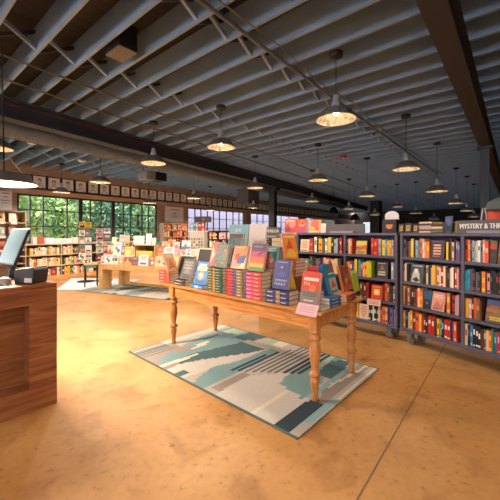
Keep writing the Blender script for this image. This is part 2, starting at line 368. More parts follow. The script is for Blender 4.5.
# ------------------------------------------------------------------ portraits
INK = M('4a463f', .8); PAPER = M('f4efe8', .8); BLK = M('1d1a18', .5)
def portrait(i, t):
    pr = thing('portrait', 'black framed ink portrait sketch above the windows, %s from the left' % ordn(i), 'portrait', wp(t, ND-.02, 2.80), WANG, 'portraits above the windows')
    fr = MB(); w = .185; h = .385
    for a_, b_, c_, e_ in ((-w, w, 0, .014), (-w, w, h-.014, h), (-w, -w+.014, .014, h-.014), (w-.014, w, .014, h-.014)): fr.box(a_, b_, -.025, 0, c_, e_, BLK)
    fr.obj('frame', pr)
    p = MB(); p.box(-w+.013, w-.013, -.012, -.004, .013, h-.013, PAPER)
    R = random.Random(500+i); y = -.0135
    hw = R.uniform(.045, .06); hh = R.uniform(.065, .08); zc = R.uniform(.2, .22); xo = R.uniform(-.012, .012)
    def arc(cx, cz, rx, rz, a0, a1, lw, n=14):
        for q in range(n):
            s0 = a0+(a1-a0)*q/n; s1 = a0+(a1-a0)*(q+1)/n
            P = [(cx+rx*k*math.cos(s), y, cz+rz*k*math.sin(s)) for s, k in ((s0, 1), (s1, 1), (s1, 1-lw), (s0, 1-lw))]
            p.add(P, [(0, 1, 2, 3)], INK)
    arc(xo, zc, hw, hh, 0, 2*PI, .16)
    arc(xo, zc+.01, hw*1.12, hh*1.12, R.uniform(-.2, .5), PI-R.uniform(-.2, .5), R.uniform(.25, .55))
    arc(xo, .02, .12, .1, 0, PI, .12)
    for sx in (-1, 1): p.quad(xo+sx*.02-.009, zc+.01, xo+sx*.02+.009, zc+.018, y, INK)
    p.quad(xo-.003, zc-.025, xo+.005, zc+.005, y, INK); p.quad(xo-.018, zc-.044, xo+.018, zc-.037, y, INK)
    p.obj('drawing', pr)
ta = tw(36)-.40*4; n = 0
while ta+.42*n < tw(338):
    portrait(n+1, ta+.42*n); n += 1

# posters on the wood wall
def poster(label, u0, v0, u1, v1, lines):
    t0, t1 = tw(u0), tw(u1); uc = (u0+u1)/2; z1, z0 = wz(uc, v0), wz(uc, v1)
    m = MB(); w = (t1-t0)/2; h = z1-z0
    m.box(-w, w, -.03, -.005, 0, h, M('efe8e2', .7))
    for x, z, lw, lh in lines: m.quad(-w+2*w*x, h*z, -w+2*w*(x+lw), h*(z+lh), -.0315, M('8d8f96', .7))
    tag(m.obj('poster', None, wp((t0+t1)/2, ND, z0), WANG), label, 'poster')
poster('white text poster on the wood wall between the two window groups', 165, 207, 183, 221.5, [(.25, .78, .5, .05), (.36, .55, .24, .04), (.4, .48, .2, .03), (.3, .36, .4, .03), (.34, .28, .3, .03)])
poster('white text poster at the far left of the wood wall under the big lamp', -12, 188, 11.5, 209.5, [(.55, .75, .35, .05), (.6, .58, .25, .04), (.5, .42, .4, .04), (.55, .3, .3, .03)])

# ------------------------------------------------------------------ ceiling services
def pipe(name, label, pts, r, mat):
    m = MB(); m.tube(pts, r, mat); return tag(m.obj(name), label, 'pipe')
pipe('conduit', 'thick grey conduit pipe running away under the joists at the centre', [along(2.0, b_, 3.36) for b_ in (-1.6, 3, 8, 12)], .02, M('77828c', .45))
m = MB(); m.tube([along(1.9+.03*math.sin(q*1.3), -1.6+q*.48, 3.375+.015*math.sin(q*2.1)) for q in range(30)], .008, M('83888c', .5)); tag(m.obj('cable'), 'thin grey cable strung beside the central conduit', 'cable')
def dirpipe(u, v, z, vp, n): p = G(u, v, z); dd = unit(vp-CU, F); return [p-dd*1.5, p+dd*n]
pipe('conduit', 'upper thin grey pipe crossing the joists at the upper left', dirpipe(0, 54, 3.385, 478, 14), .013, M('7d868e', .5))
pipe('conduit', 'lower thin grey pipe crossing the joists above the girder at left', dirpipe(0, 78, 3.385, 468, 14), .014, M('737c84', .5))
m = MB(); m.tube([GN*5.37+GD*q+Vector((0, 0, 3.3+.012*math.sin(q*2.3))) for q in range(-1, 16)], .004, M('7a302e', .6)); tag(m.obj('cable'), 'thin red wire along the steel girder at left', 'cable')
pipe('conduit', 'thin dark pipe beside the air duct', [GN*6.62+GD*q+Vector((0, 0, 3.12)) for q in (-5, 20)], .012, DARK)
# speaker between the joists
p = G(121, 48, 3.42)
sp = thing('ceiling_speaker', 'boxy grey speaker tucked between joists at the upper left', 'speaker', p, AANG)
m = MB(); m.box(-.15, .15, -.1, .1, -.06, .2, BLACKPL); m.obj('body', sp)
m = MB(); m.box(-.15, .15, -.1, .1, -.07, -.06, M('7b766f', .5)); m.quad(.06, -.02, .075, 0, -.1005, WHITE); m.obj('grille', sp)
# small ceiling fixtures
for lab, u, v, z in (('small white disc light left of its twin above the portraits', 32, 143.6, 3.36), ('small white disc light on joists above the third portrait group', 82, 161.6, 3.36)):
    m = MB(); m.lathe([(.09, 0), (.1, .01), (.1, .035)], M('f0efe9', .5)); tag(m.obj('disc_light', None, G(u, v, z)), lab, 'light')
for lab, u, v in (('red strobe alarm on the dark ceiling above the right pendant lamps', 343.5, 158), ('red strobe alarm on the ceiling farther back near the right bookcase', 428, 200.5)):
    t_ = thing('strobe_alarm', lab, 'alarm', G(u, v, 3.35)); m = MB(); m.lathe([(.05, 0), (.085, .015), (.085, .05)], M('c4201f', .4)); m.obj('housing', t_)
    m = MB(); m.lathe([(.02, -.02), (.03, 0)], WHITE); m.obj('lens', t_)
# hanging heater / box units
hu = thing('unit_heater', 'grey box heater hung below the air duct at left centre', 'heater', PY(151, 181, 9.2), WANG)
m = MB(); m.bbox(-.3, .02, -.2, .2, 0, .26, M('868a8c', .5), None, .015); m.obj('casing', hu)
m = MB(); m.box(.02, .40, -.2, .2, .02, .26, DARK); m.obj('fan_box', hu)
m = MB(); [m.tube([(x, 0, .26), (x, 0, .26+3.4-.26-PY(151, 181, 9.2).z+.0)], .008, DARK) for x in (-.25, .3)]; m.obj('hanger', hu)
q = PY(247, 204, 13.5); hu = thing('duct_box', 'large grey sheet metal box hung from the ceiling left of centre', 'duct box', q, WANG)
m = MB(); m.bbox(-.32, .5, -.3, .3, 0, .62, M('5c5f63', .5), None, .02); m.obj('casing', hu)
m = MB(); [m.tube([(x, 0, .62), (x, 0, 3.4-q.z)], .01, DARK) for x in (-.25, .4)]; m.obj('hanger', hu)
for lab, u, v, Y in (('left of two black cone shades hanging behind the blank grey sign', 333.5, 213, 14), ('right of two black cone shades hanging behind the blank grey sign', 355, 220, 14)):
    q = PY(u, v, Y); cs = thing('cone_shade', lab, 'shade', q); m = MB(); m.lathe([(.22, 0), (.22, .03), (.12, .22), (.05, .27)], DARK, None, 20); m.obj('shade', cs)
    m = MB(); m.tube([(0, 0, .3), (0, 0, 3.4-q.z)], .008, DARK); m.obj('cord', cs)

# ------------------------------------------------------------------ pendant lamps
SHADE = ramp_mat('shade_metal', [(.35, '5d5a56'), (.65, '858079')], .35, (1, 1, 1), 30, 4); ENAM = ramp_mat('shade_lining', [(.35, 'a89c84'), (.65, 'efe6cf')], .4, (1, 1, 1), 22, 4, 1)
BULB = emis('bulb', 'ffe6c4', 30)
def lamp_data(r):
    k = r/.212
    o_ = MB(); o_.lathe([(.212*k, 0), (.214*k, .012), (.198*k, .035), (.165*k, .085), (.12*k, .118), (.07*k, .138), (.05*k, .145)], SHADE, None, 32, True, False)
    i_ = MB(); i_.lathe([(.05*k, .138), (.07*k, .131), (.118*k, .111), (.16*k, .08), (.192*k, .034), (.209*k, .002)], ENAM, None, 32, True, False)
    return o_, i_
def pendant(label, u, v, wpx, group='pendant lamps', W=45, top=3.395, at=None):
    Y = .424*F/wpx; q = Vector(at) if at else PY(u, v, Y); lp = thing('pendant_lamp', label, 'lamp', q, 0, group)
    o_, i_ = lamp_data(.212); o_.obj('lamp_shade', lp); i_.obj('shade_lining', lp)
    m = MB(); m.lathe([(.052, .138), (.052, .17), (.046, .175), (.046, .2), (.036, .205), (.034, .25), (.02, .27), (.008, .275)], GALV, None, 16); m.obj('socket_cap', lp)
    m = MB(); m.lathe([(.012, .125), (.03, .1), (.034, .08), (.024, .058), (.006, .05)], BULB, None, 12); m.obj('bulb', lp)
    m = MB(); m.tube([(0, 0, .27), (0, 0, top-q.z)], .005, DARK, 6); m.obj('cord', lp)
    m = MB(); m.lathe([(.03, top-q.z-.05), (.075, top-q.z-.04), (.075, top-q.z)], M('252323', .5), None, 14); m.obj('ceiling_canopy', lp)
    li = bpy.data.lights.new('lamp_light', 'SPOT'); li.energy = W; li.color = (1, .84, .66); li.shadow_soft_size = .05; li.spot_size = 2.9; li.spot_blend = .5
    lo = bpy.data.objects.new('lamp_light', li); C.objects.link(lo); lo.parent = lp; lo.location = (0, 0, .03)
LAMPS = [
 ('largest hanging warehouse lamp, above the right end of the pine table', 336, 120, 39),
 ('hanging warehouse lamp high above the left half of the pine table', 221, 147.5, 27.5),
 ('hanging warehouse lamp in front of the grey box heater at left', 153.5, 163.5, 24),
 ('hanging lamp over the spinner racks, overlapping the portraits', 100.3, 182.5, 19.3),
 ('hanging lamp in front of the portraits above the white text poster', 194, 198.5, 13.8),
 ('hanging lamp beside the dark column, left of it', 255, 188, 16.6),
 ('hanging lamp right of the dark column, above the colourful box set', 318, 180.5, 19.2),
 ('small hanging lamp directly above the second picture book on the shelf top', 312, 201.5, 13.5),
 ('hanging lamp above the blank grey sign', 367, 196.5, 16.2),
 ('small hanging lamp low above the middle of the blank grey sign', 349, 209, 11.6),
 ('large hanging lamp in line with the conduit above the right bookcase', 406, 169.5, 25.5),
 ('hanging lamp second from the left steel-beam row above the right bookcase', 437, 191.5, 19.5),
 ('hanging lamp above the start of the section sign', 456, 203.5, 14),
 ('small hanging lamp just left of the grey steel post over the sign', 467, 211, 12.2),
 ('smallest hanging lamp touching the top of the section sign', 474, 217, 10.5),
 ('small hanging lamp behind the round-topped display box', 397, 207, 10.5),
 ('small hanging lamp above the framed cards on the right bookcase', 416, 213.6, 11),
 ('small hanging lamp above the stacked books on the right bookcase', 434, 219.2, 9),
 ('small hanging lamp far back behind the white display poster', 253.5, 208, 11.4),
 ('small hanging lamp beside the far thin column near the display box', 375, 215, 10),
 ('small hanging lamp near the window at left above the low bookcase', 61.5, 192.5, 15),
 ('small hanging lamp over the far oak display table at left', 149.5, 203.2, 12.8),
 ('small hanging lamp before the pale right-hand windows', 210, 210.3, 10)]
WATT = 110
for i, a_ in enumerate(LAMPS): pendant(*a_, W=WATT*(.7 if i == 0 else 1.2 if i == 1 else .14 if i in (7, 8, 9, 11, 12, 13, 14, 15, 16, 17, 19) else .45 if i in (10, 6) else 1.9 if i in (3, 4, 20, 21, 22) else 1))
for at, lab in (((1.5, -.7, 2.62), 'added unseen fill lamp overhead behind the viewpoint, right of it'), ((-1.3, .4, 2.62), 'added unseen fill lamp overhead left of the viewpoint'), ((3.0, 1.0, 2.62), 'added unseen fill lamp right of the viewpoint before the right bookcase'), ((.2, -1.4, 2.62), 'added unseen fill lamp overhead behind the viewpoint, nearest the storefront')):
    pendant(lab, 0, 0, 20, W=WATT*(.45 if at[0] == 3.0 else .95), at=at)  # added lamps out of view, brightening the near floor and joists
# the wide drum lamp at the left edge, its stay wire and the second lamp above
Y = 3.3; q = PY(4, 184, Y)
lp = thing('pendant_lamp', 'wide flat drum lamp glowing white at the left edge above the counter', 'lamp', q)
m = MB(); m.lathe([(.30, 0), (.30, .015), (.245, .045), (.235, .1), (.05, .115)], M('8a7f76', .4), None, 36, True, False); m.obj('lamp_shade', lp)
m = MB(); m.lathe([(.285, .0), (.285, .004)], emis('drum_diffuser', 'fff1dc', 6), None, 36); m.obj('diffuser', lp)
m = MB(); m.tube([(0, 0, .115), (-.02, .0, 3.395-q.z)], .006, DARK, 6); m.obj('cord', lp)
m = MB(); m.tube([(.20, 0, .1), (PY(9, 157, 3.6)-q)], .004, M('c9c2b8', .4), 6); m.obj('stay_wire', lp)
li = bpy.data.lights.new('lamp_light', 'AREA'); li.shape = 'DISK'; li.size = .5; li.energy = 170; li.color = (1, .85, .66); lo = bpy.data.objects.new('lamp_light', li); C.objects.link(lo); lo.parent = lp; lo.location = (0, 0, -.01)
q = PY(-2, 149, 4.4); lp = thing('pendant_lamp', 'upper lamp cut by the left edge, above the drum lamp', 'lamp', q)
o_, i_ = lamp_data(.18); o_.obj('lamp_shade', lp); i_.obj('shade_lining', lp)
m = MB(); m.lathe([(.012, .125), (.03, .1), (.034, .08), (.024, .058), (.006, .05)], BULB, None, 12); m.obj('bulb', lp)
m = MB(); m.tube([(0, 0, .13), (0, 0, 3.395-q.z)], .006, DARK, 6); m.obj('cord', lp)

# ------------------------------------------------------------------ rugs
RC = {c: M(h, .95, 0, .1, .15, 60) for c, h in dict(g='b8aea6', G='c8bfb7', t='7f9c9f', d='536c70', k='3e4b54', m='a9b8a4', c='dccfba', x='9c8e86', s='5f6c66', p='93b0b6').items()}
def inpoly(x, y, P):
    r = False; j = len(P)-1
    for i in range(len(P)):
        if (P[i][1] > y) != (P[j][1] > y) and x < (P[j][0]-P[i][0])*(y-P[i][1])/(P[j][1]-P[i][1])+P[i][0]: r = not r
        j = i
    return r
POL = [
 ('x', [(1.5, -.1), (2.3, -.1), (2.3, .5), (1.9, .5), (1.7, .32), (1.5, .3)]), ('G', [(.22, -.1), (.88, -.1), (.9, .5), (.62, .85), (.22, .85)]),
 ('t', [(1.92, .1), (1.99, .25), (2.01, .45), (2.12, .6), (2.2, 1.0), (2.2, 1.54), (1.6, 1.54), (1.62, 1.12), (1.78, .51), (1.76, .1)]),
 ('x', [(2.04, .42), (2.04, .66), (1.93, .66), (1.93, .42)]), ('c', [(2.0, .72), (2.0, .9), (1.95, .9), (1.95, .72)]), ('c', [(1.95, .6), (1.95, .8), (1.91, .8), (1.91, .6)]),
 ('d', [(2.11, .86), (2.11, 1.16), (2.07, 1.16), (2.07, .86)]), ('m', [(2.15, 1.3), (2.15, 1.54), (1.85, 1.54), (1.9, 1.36)]),
 ('d', [(1.85, 1.2), (1.82, 1.54), (1.5, 1.54), (1.55, 1.3)]), ('c', [(2.36, .45), (2.36, 1.56), (2.30, 1.56), (2.32, .45)]),
 ('d', [(1.75, .22), (1.78, .51), (1.62, 1.21), (1.23, 1.21), (1.27, .98), (1.44, .7), (1.56, .46), (1.66, .22)]),
 ('c', [(1.80, -.1), (1.77, .3), (1.74, .62), (1.70, .3), (1.74, -.1)]),
 ('G', [(1.63, .03), (1.66, .23), (1.43, .69), (1.25, 1.08), (1.24, .75), (1.32, .28), (1.34, .03)]), ('d', [(1.5, -.1), (1.5, .17), (1.40, .19), (1.40, -.1)]),
 ('t', [(1.14, -.1), (1.28, .24), (1.32, .4), (1.24, .7), (1.20, 1.26), (1.05, 1.26), (1.02, .73), (1.04, .54), (1.04, .3), (1.03, -.1)]),
 ('x', [(1.01, .07), (.99, .56), (.89, .5), (.9, .18), (.87, .07)]),
 ('m', [(1.40, 1.28), (1.42, 1.54), (1.10, 1.54), (1.18, 1.25)]), ('c', [(1.28, 1.36), (1.28, 1.54), (1.12, 1.54), (1.12, 1.36)]),
 ('c', [(.45, -.1), (.47, .8), (.42, .8), (.43, -.1)]),
 ('t', [(.58, .58), (.62, .77), (.63, 1.1), (.60, 1.54), (.40, 1.54), (.36, 1.1), (.21, .58), (.28, .46), (.35, .54), (.44, .54)]),
 ('m', [(.60, 1.15), (.62, 1.54), (.48, 1.54), (.46, 1.2)]), ('d', [(.44, .98), (.46, 1.42), (.30, 1.54), (.26, 1.3), (.27, .98)]),
 ('p', [(.27, .55), (.27, 1.54), (.17, 1.54), (.2, .55)]), ('x', [(.19, .68), (.19, 1.54), (.07, 1.54), (.07, .72), (.1, .42)]), ('p', [(.08, .2), (.09, .7), (.03, .63), (.03, .2)]),
 ('k', [(.225, -.1), (.215, .48), (.15, .56), (.08, .52), (.09, -.1)]), ('c', [(.2, .75), (.1, 1.54), (.13, 1.54), (.215, .9)]), ('c', [(.03, .7), (.05, 1.56), (.015, 1.56), (.01, .7)])]
def rug(name, label, loc, rz, Ls, Wt, scale=1.0, flip=False):
    m = MB(); cs = .02; ns = int(Ls/cs); nt_ = int(Wt/cs)
    for i in range(ns):
        for j in range(nt_):
            s = (i+.5)*2.42/ns; t = (j+.5)*1.54/nt_; ts = round(t/.06)*.06+.01
            c = 'g'
            for k_, P in POL:
                if inpoly(s, ts, P): c = k_
            for k in range(10):
                s0 = 1.12-.0625*k
                if s0-.014 < s < s0+.014 and .45+.046*k < t < (1.05+.16*k if k < 4 else 1.54): c = 'k'
            if s > 2.08 and t < .44 and (s/.05) % 1 < .45: c = 's'
            if s < .01 or s > 2.41 or t < .012 or t > 1.528: c = 's'
            x = -i*cs; y = j*cs
            m.add([(x, y, .008), (x-cs, y, .008), (x-cs, y+cs, .008), (x, y+cs, .008)], [(0, 3, 2, 1)], RC[c])
    x1 = -ns*cs; y1 = nt_*cs
    m.add([(0, 0, 0), (x1, 0, 0), (x1, y1, 0), (0, y1, 0), (0, 0, .008), (x1, 0, .008), (x1, y1, .008), (0, y1, .008)], [(0, 1, 5, 4), (1, 2, 6, 5), (2, 3, 7, 6), (3, 0, 4, 7)], RC['s'])
    return tag(m.obj(name, None, loc, rz), label, 'rug')
rug('area_rug', 'teal and grey geometric area rug under the pine table', (.328, 2.217, .001), ang(-E1), 2.42, 1.54)

# ------------------------------------------------------------------ books
FAR = MB()
def shelf_book(pos, rz, w, h, d, k, label, group, acc=None, far=False, R=rnd):
    m = FAR if far else MB(); cm = mc(k); x0, x1 = -w/2, w/2
    T = Matrix.Translation(pos) @ Matrix.Rotation(rz, 4, 'Z') if far else None
    th = min(.003, w*.12)
    m.box(x0, x0+th, 0, d, 0, h, cm, T); m.box(x1-th, x1, 0, d, 0, h, cm, T); m.box(x0, x1, -.002, .003, 0, h, cm, T)
    m.box(x0+th, x1-th, .003, d-.004, .003, h-.005, PAGES, T)
    if acc:
        am = mc(acc); a0 = R.uniform(.45, .6)*h
        m.quad(x0+w*.2, a0, x1-w*.2, a0+h*R.uniform(.18, .32), -.0025, am, T)
        if R.random() < .6: m.quad(x0+w*.1, .06*h, x1-w*.1, .06*h+h*R.uniform(.05, .16), -.0025, am, T)
    if far: return None
    o = m.obj('book', None, pos, rz)
    return tag(o, label, 'book', group)
def draw_art(m, art, w, h, y, T):
    for i, a_ in enumerate(art):
        yy = y-.0006*(i+1)
        if a_[0] == 'T': text(m, a_[1], -w/2+w*a_[2], h*a_[3], w*a_[4], h*a_[5], yy, M(a_[6], .5), T, .0008)
        elif a_[0] == 'O':
            n = 16; m.add([(-w/2+w*a_[1]+w*a_[3]*math.cos(2*PI*q/n), yy, h*a_[2]+w*a_[3]*math.sin(2*PI*q/n)) for q in range(n)], [tuple(range(n))], M(a_[4], .5), T)
        elif a_[0] == 'P': m.add([(-w/2+w*px, yy, h*pz) for px, pz in a_[1]], [tuple(range(len(a_[1])))], M(a_[2], .5), T)
        elif a_[0] == 'L':   # lines of unreadable lettering
            _, x0, z0, x1, z1, n, hx = a_; R = random.Random(int(x0*91+z0*57+n))
            for q in range(n):
                zb = z0+(z1-z0)*q/n; ww = R.uniform(.75, 1); xx = x0+(x1-x0)*(1-ww)/2; e = xx+(x1-x0)*ww
                while xx < e-.02:
                    lw = R.uniform(.04, .09); m.quad(-w/2+w*xx, h*zb, -w/2+w*min(xx+lw, e), h*(zb+(z1-z0)/n*.68), yy, M(hx, .5), T); xx += lw+.025
        else: m.quad(-w/2+w*a_[0], h*a_[1], -w/2+w*a_[2], h*a_[3], yy, M(a_[4], .5), T)
def face_book(pos, rz, w, h, t, cov, art, label, group=None, lean=.2, pages=True, name='book', cat='book', spine=None):
    o = thing(name, label, cat, pos, rz, group)
    T = Matrix.Translation((0, 0, t*math.sin(lean))) @ Matrix.Rotation(-lean, 4, 'X')
    m = MB(); cm = M(cov, .4); b_ = .003
    m.box(-w/2, w/2, 0, b_, 0, h, cm, T); m.box(-w/2, w/2, t-b_, t, 0, h, cm, T); m.box(-w/2, -w/2+b_, b_, t-b_, 0, h, M(spine, .4) if spine else cm, T)
    draw_art(m, art, w, h, 0, T); m.obj('cover', o)
    if t > .008:
        m = MB(); m.box(-w/2+b_, w/2-.004, b_, t-b_, .004, h-.004, PAGES, T); m.obj('page_block', o)
    return o
def flat_book(pos, rz, w, d, t, segs, label, group, cover=None, end=None):
    # lying flat, spine along local x at y=0, facing -y
    o = thing('book', label, 'book', pos, rz, group)
    m = MB(); b_ = .0025; cm = M(cover or segs[0][2], .42)
    m.box(-w/2, w/2, 0, d, 0, b_, cm); m.box(-w/2, w/2, 0, d, t-b_, t, cm)
    pr_ = [(.004, 0), (-.001, .0), (-.005, .18), (-.007, .5), (-.005, .82), (-.001, 1), (.004, 1)]
    for x0, x1, hx in segs:
        a_, e_ = -w/2+w*x0, -w/2+w*x1
        vs = [(a_, y_, b_*.5+(t-b_)*z_) for y_, z_ in pr_]+[(e_, y_, b_*.5+(t-b_)*z_) for y_, z_ in pr_]
        m.add(vs, [(i, i+7, i+8, i+1) for i in range(6)]+[tuple(range(6, -1, -1)), tuple(range(7, 14))], M(hx, .42))
        if t > .026 and (x1-x0) > .3:
            lt = M('d9cfc4', .5); q0 = a_+(e_-a_)*.14; q1 = a_+(e_-a_)*.7
            m.box(q0, q1, -.0078, -.006, t*.42, t*.58, lt)
    m.obj('cover', o)
    m = MB(); m.box(-w/2+.004, w/2-.004, .004, d-.004, b_, t-b_, PAGES if not end else M(end, .8)); m.obj('page_block', o)
    return o

def simple_box(name, label, cat, p, rz, w, d, h, hx, art=(), grp=None):
    m = MB(); m.bbox(-w/2, w/2, 0, d, 0, h, M(hx, .6), None, .004); draw_art(m, art, w, h, -.0005, None); return tag(m.obj(name, None, p, rz), label, cat, grp)
# ------------------------------------------------------------------ right-hand rolling bookcases
SH_TOP = [1.126, .809, .506, .202]
_an = [0]
def art1(a_, b_):
    _an[0] += 1; q = _an[0] % 6
    if q == 0: return [('P', [(.08, .1), (.4, .55), (.6, .35), (.92, .6), (.92, .1)], a_), ('L', .12, .7, .88, .94, 2, b_)]
    if q == 1: return [('L', .12, .5, .88, .94, 4, a_), (.15, .1, .85, .3, b_)]
    if q == 2: return [('O', .35, .55, .2, a_), ('O', .65, .35, .22, b_), ('L', .15, .78, .85, .93, 1, b_), ('L', .15, .05, .85, .13, 1, a_)]
    if q == 3: return [(.1, .3, .48, .65, a_), (.52, .3, .9, .65, b_), ('L', .15, .72, .85, .93, 2, b_), ('L', .2, .08, .8, .22, 1, a_)]
    if q == 4: return [('P', [(.5, .68), (.85, .3), (.5, .12), (.15, .3)], a_), ('L', .1, .75, .9, .95, 2, b_)]
    return [(0, 0, 1, .35, a_), ('P', [(.2, .35), (.45, .75), (.7, .35)], b_), ('L', .2, .82, .8, .94, 1, b_)]
class Unit:
    def __init__(s, o, d, L): s.o = o; s.d = d; s.n = Vector((-d.y, d.x, 0)); s.L = L; s.rz = ang(d)
    def x(s, u, y=0.0):
        r = (u-CU)/F; o = s.o+s.n*y
        return (r*o.y-o.x)/(s.d.x-r*s.d.y)
    def p(s, x, y, z): q = s.o+s.d*x+s.n*y; return Vector((q.x, q.y, z))
dR = unit(.482, -.876); cR = Vector(((400-CU)/F*4.2, 4.2, 0)); UR = Unit(cR, dR, 1.64)
dL = unit(.72, -.694); cL = Vector(((397.3-CU)/F*4.22, 4.22, 0)); UL = Unit(cL-dL*1.63, dL, 1.63)
CAST = M('6f6a64', .5, .2)
def bookcase(U, divs, label):
    o = thing('bookcase', label, 'bookcase', U.o, U.rz)
    D = .34; LT = LAV
    for x0 in (0, U.L-.035):
        m = MB(); m.bbox(x0, x0+.035, 0, D, .157, 1.402, LT, None, .003); m.obj('side_panel', o)
    m = MB(); m.bbox(0, U.L, -.004, D, 1.402, 1.437, LT, None, .004); m.obj('top_panel', o)
    m = MB(); m.bbox(.0, U.L, -.004, D, .157, .202, LT, None, .004); m.obj('base_panel', o)
    m = MB(); m.box(.035, U.L-.035, D-.02, D, .202, 1.402, M('39334a', .6)); m.obj('back_panel', o)
    xs = [.035]+divs+[U.L-.035]
    for dv in divs:
        m = MB(); m.bbox(dv-.018, dv+.018, .0, D-.02, .202, 1.402, LT, None, .003); m.obj('divider', o)
    for i in range(len(xs)-1):
        a0 = xs[i]+(.018 if i else 0); a1 = xs[i+1]-(.018 if i < len(xs)-2 else 0)
        for z in SH_TOP[:3]:
            m = MB(); m.bbox(a0, a1, .001, D-.02, z-.035, z, LT, None, .003); m.obj('shelf', o)
    for cx in (.12, U.L-.12):
        for cy in (.06, D-.06):
            ca = thing('caster', '', '', (cx, cy, 0), 0); del ca['label']; del ca['category']; ca.parent = o
            m = MB(); T = Matrix.Translation((0, .018, .052)) @ Matrix.Rotation(PI/2, 4, 'X'); m.lathe([(.03, 0), (.052, .004), (.052, .032), (.03, .036)], M('6e6a63', .6), T, 18, True); m.obj('wheel', ca)
            m = MB()
            for q in (-.03, .026): m.box(-.022, .022, q, q+.004, .04, .125, CAST)
            m.box(-.04, .04, -.045, .045, .125, .157, CAST); m.obj('fork', ca)
    return o
def fill(U, spec, z, shelfname, casename, grp, hs=(.202, .243), y=.02):
    """spec: (kind, u0, u1[, accent, height])"""
    n = 0; last = None
    for s in spec:
        k, u0, u1 = s[0], s[1], s[2]; acc = s[3] if len(s) > 3 else None; hh = s[4] if len(s) > 4 else None
        x0, x1 = U.x(u0, y), U.x(u1, y)
        if k == 'F':
            cov, art, desc, hh, lean = s[3], s[4], s[5], s[6], s[7]; w = (x1-x0)
            face_book(U.p((x0+x1)/2, y, z+.0005), U.rz, w*.97, hh, .022, cov, art, desc+', '+shelfname.split(',')[0]+' of the '+casename, grp, lean)
            continue
        n += 1; h = hh or rnd.uniform(*hs); d = rnd.uniform(.12, .15)
        shelf_book(U.p((x0+x1)/2, y+rnd.uniform(0, .012), z+.0005), U.rz, (x1-x0)*.95, h, d, k,
                   '%s book, %s from left, %s %s' % (col(k), ordn(n), shelfname, casename), grp, acc, U is UL and (u1-u0) < 2.05)
def seq(u, s):
    out = []
    for tok in s.split():
        k = tok[0]; w = float(tok[1:].split('/')[0]); acc = tok.split('/')[1] if '/' in tok else None
        if k == '_': u += w; continue
        out.append((k, u, u+w, acc)); u += w
    return out
RL, RR, LL_, LR = 'left half', 'right half', 'left half', 'right half'
caseR = 'near right bookcase'; caseL = 'bookcase behind pine table'
bookcase(UR, [UR.x(462.3)], 'lavender grey rolling bookcase under the white-lettered section sign at right'); bookcase(UL, [UL.x(344.6)], 'lavender grey rolling bookcase behind the pine table, under the blank sign')
g = 'shelved books in the right bookcase'
fill(UR, seq(403.2, 'g2/k k2 m2.2 u1.4 y2.6/c k1.5 s2.6/t g2.4/t o2.2/p c1.9/w i1.7/o o3.6/y') + [('F', 429.5, 443.2, '33283c', [('L', .16, .22, .88, .82, 4, 'f0b48a'), (.1, .9, .9, .94, '6a4f7a'), ('L', .2, .1, .8, .2, 1, 'c85a3a')], 'dark violet face-out paperback with peach lettering', .225, .14)] + seq(446, 'y2.2 k2 m1.5 c2.3/k k1.5 p2.1/s p2.1/s'), SH_TOP[0], 'top shelf, left half of', caseR, g)
fill(UR, seq(402.8, 'i2.2/g c1.6 k2.4') + [('F', 409.2, 423, '3b4448', [('P', [(.12, 0), (.2, .5), (.45, .72), (.7, .5), (.78, 0)], 'b9b3a8'), ('O', .45, .62, .16, 'd8cfc2'), (.1, .86, .9, .92, '9aa3a6'), ('P', [(.2, .15), (.5, .3), (.75, .12), (.5, .02)], '2a2c30')], 'dark photo-cover book with a pale figure', .235, .14)] + seq(424, 'k2 c2/k k2.5 s1.5 y2.6 o2 c2.5/g w1.1 r3/w j2.2 m1.6 k2.5/g c2 w2 k1 r2.2/w i1.8'), SH_TOP[1], 'second shelf, left half of', caseR, g)
fill(UR, seq(401.6, 'y3/o m2.8 i2/g m2 k2/c m2.2/u r2 j2/o o3/y') + [('F', 423.4, 430.2, '1e3346', [(.0, .5, 1, .9, '1d5a86'), ('O', .5, .3, .16, 'b46a6a')], 'navy face-out book half hidden behind its neighbour', .235, .1), ('F', 430.6, 443.8, 'd3907c', [('P', [(.1, .1), (.4, .55), (.7, .3), (.9, .6), (.9, .05)], 'b9705e'), ('L', .15, .68, .85, .9, 2, 'f0c4b0'), (.2, .08, .6, .14, '7a4a3e')], 'salmon pink face-out book', .225, .2)] + seq(446.6, 'o3.4/c k1.8 r3.2/k s1.6 i2'), SH_TOP[2], 'third shelf, left half of', caseR, g)
fill(UR, seq(401, 'o4.4/y k2.5/t s2 o2.6/y m3/c x3.2/m y2.6/c r2.2 m2/c k2.2/c r3.2/w r3/w m1.5 k1.5 y2.4/k _.5 s1.6/k k2.2/s r3.4/w r3.4/w k1.2 p1.6 x3/c'), SH_TOP[3], 'bottom shelf, left half of', caseR, g)
fill(UR, seq(464.8, 'r2.8/k o2.2/y v2.6/g s2.2/g s2.6/c w3/g g2.4/k i2.2/w x3.8/c') + [('F', 489.4, 496.2, '2a2524', [(.0, .62, 1, .8, 'c23a2c'), (0, .8, 1, 1, '6a6444'), ('O', .5, .35, .2, '6a3230')], 'dark face-out book with a red band', .235, .08), ('F', 497.2, 514, '8b6a4e', [('L', .1, .5, .9, .85, 3, 'd9c4a0'), (0, 0, 1, .3, '6a4a38')], 'tan face-out book cut by the picture edge', .215, .2)] , SH_TOP[0], 'top shelf, right half of', caseR, g)
fill(UR, seq(464, 't3/b t3/b p2.6/r k2.4/g g2.2 v2.6/g k1.6 o4/y k1.4 i3/k k2.8/g d2.6/k k3/r k3/g d3/c k3/w'), SH_TOP[1], 'second shelf, right half of', caseR, g)
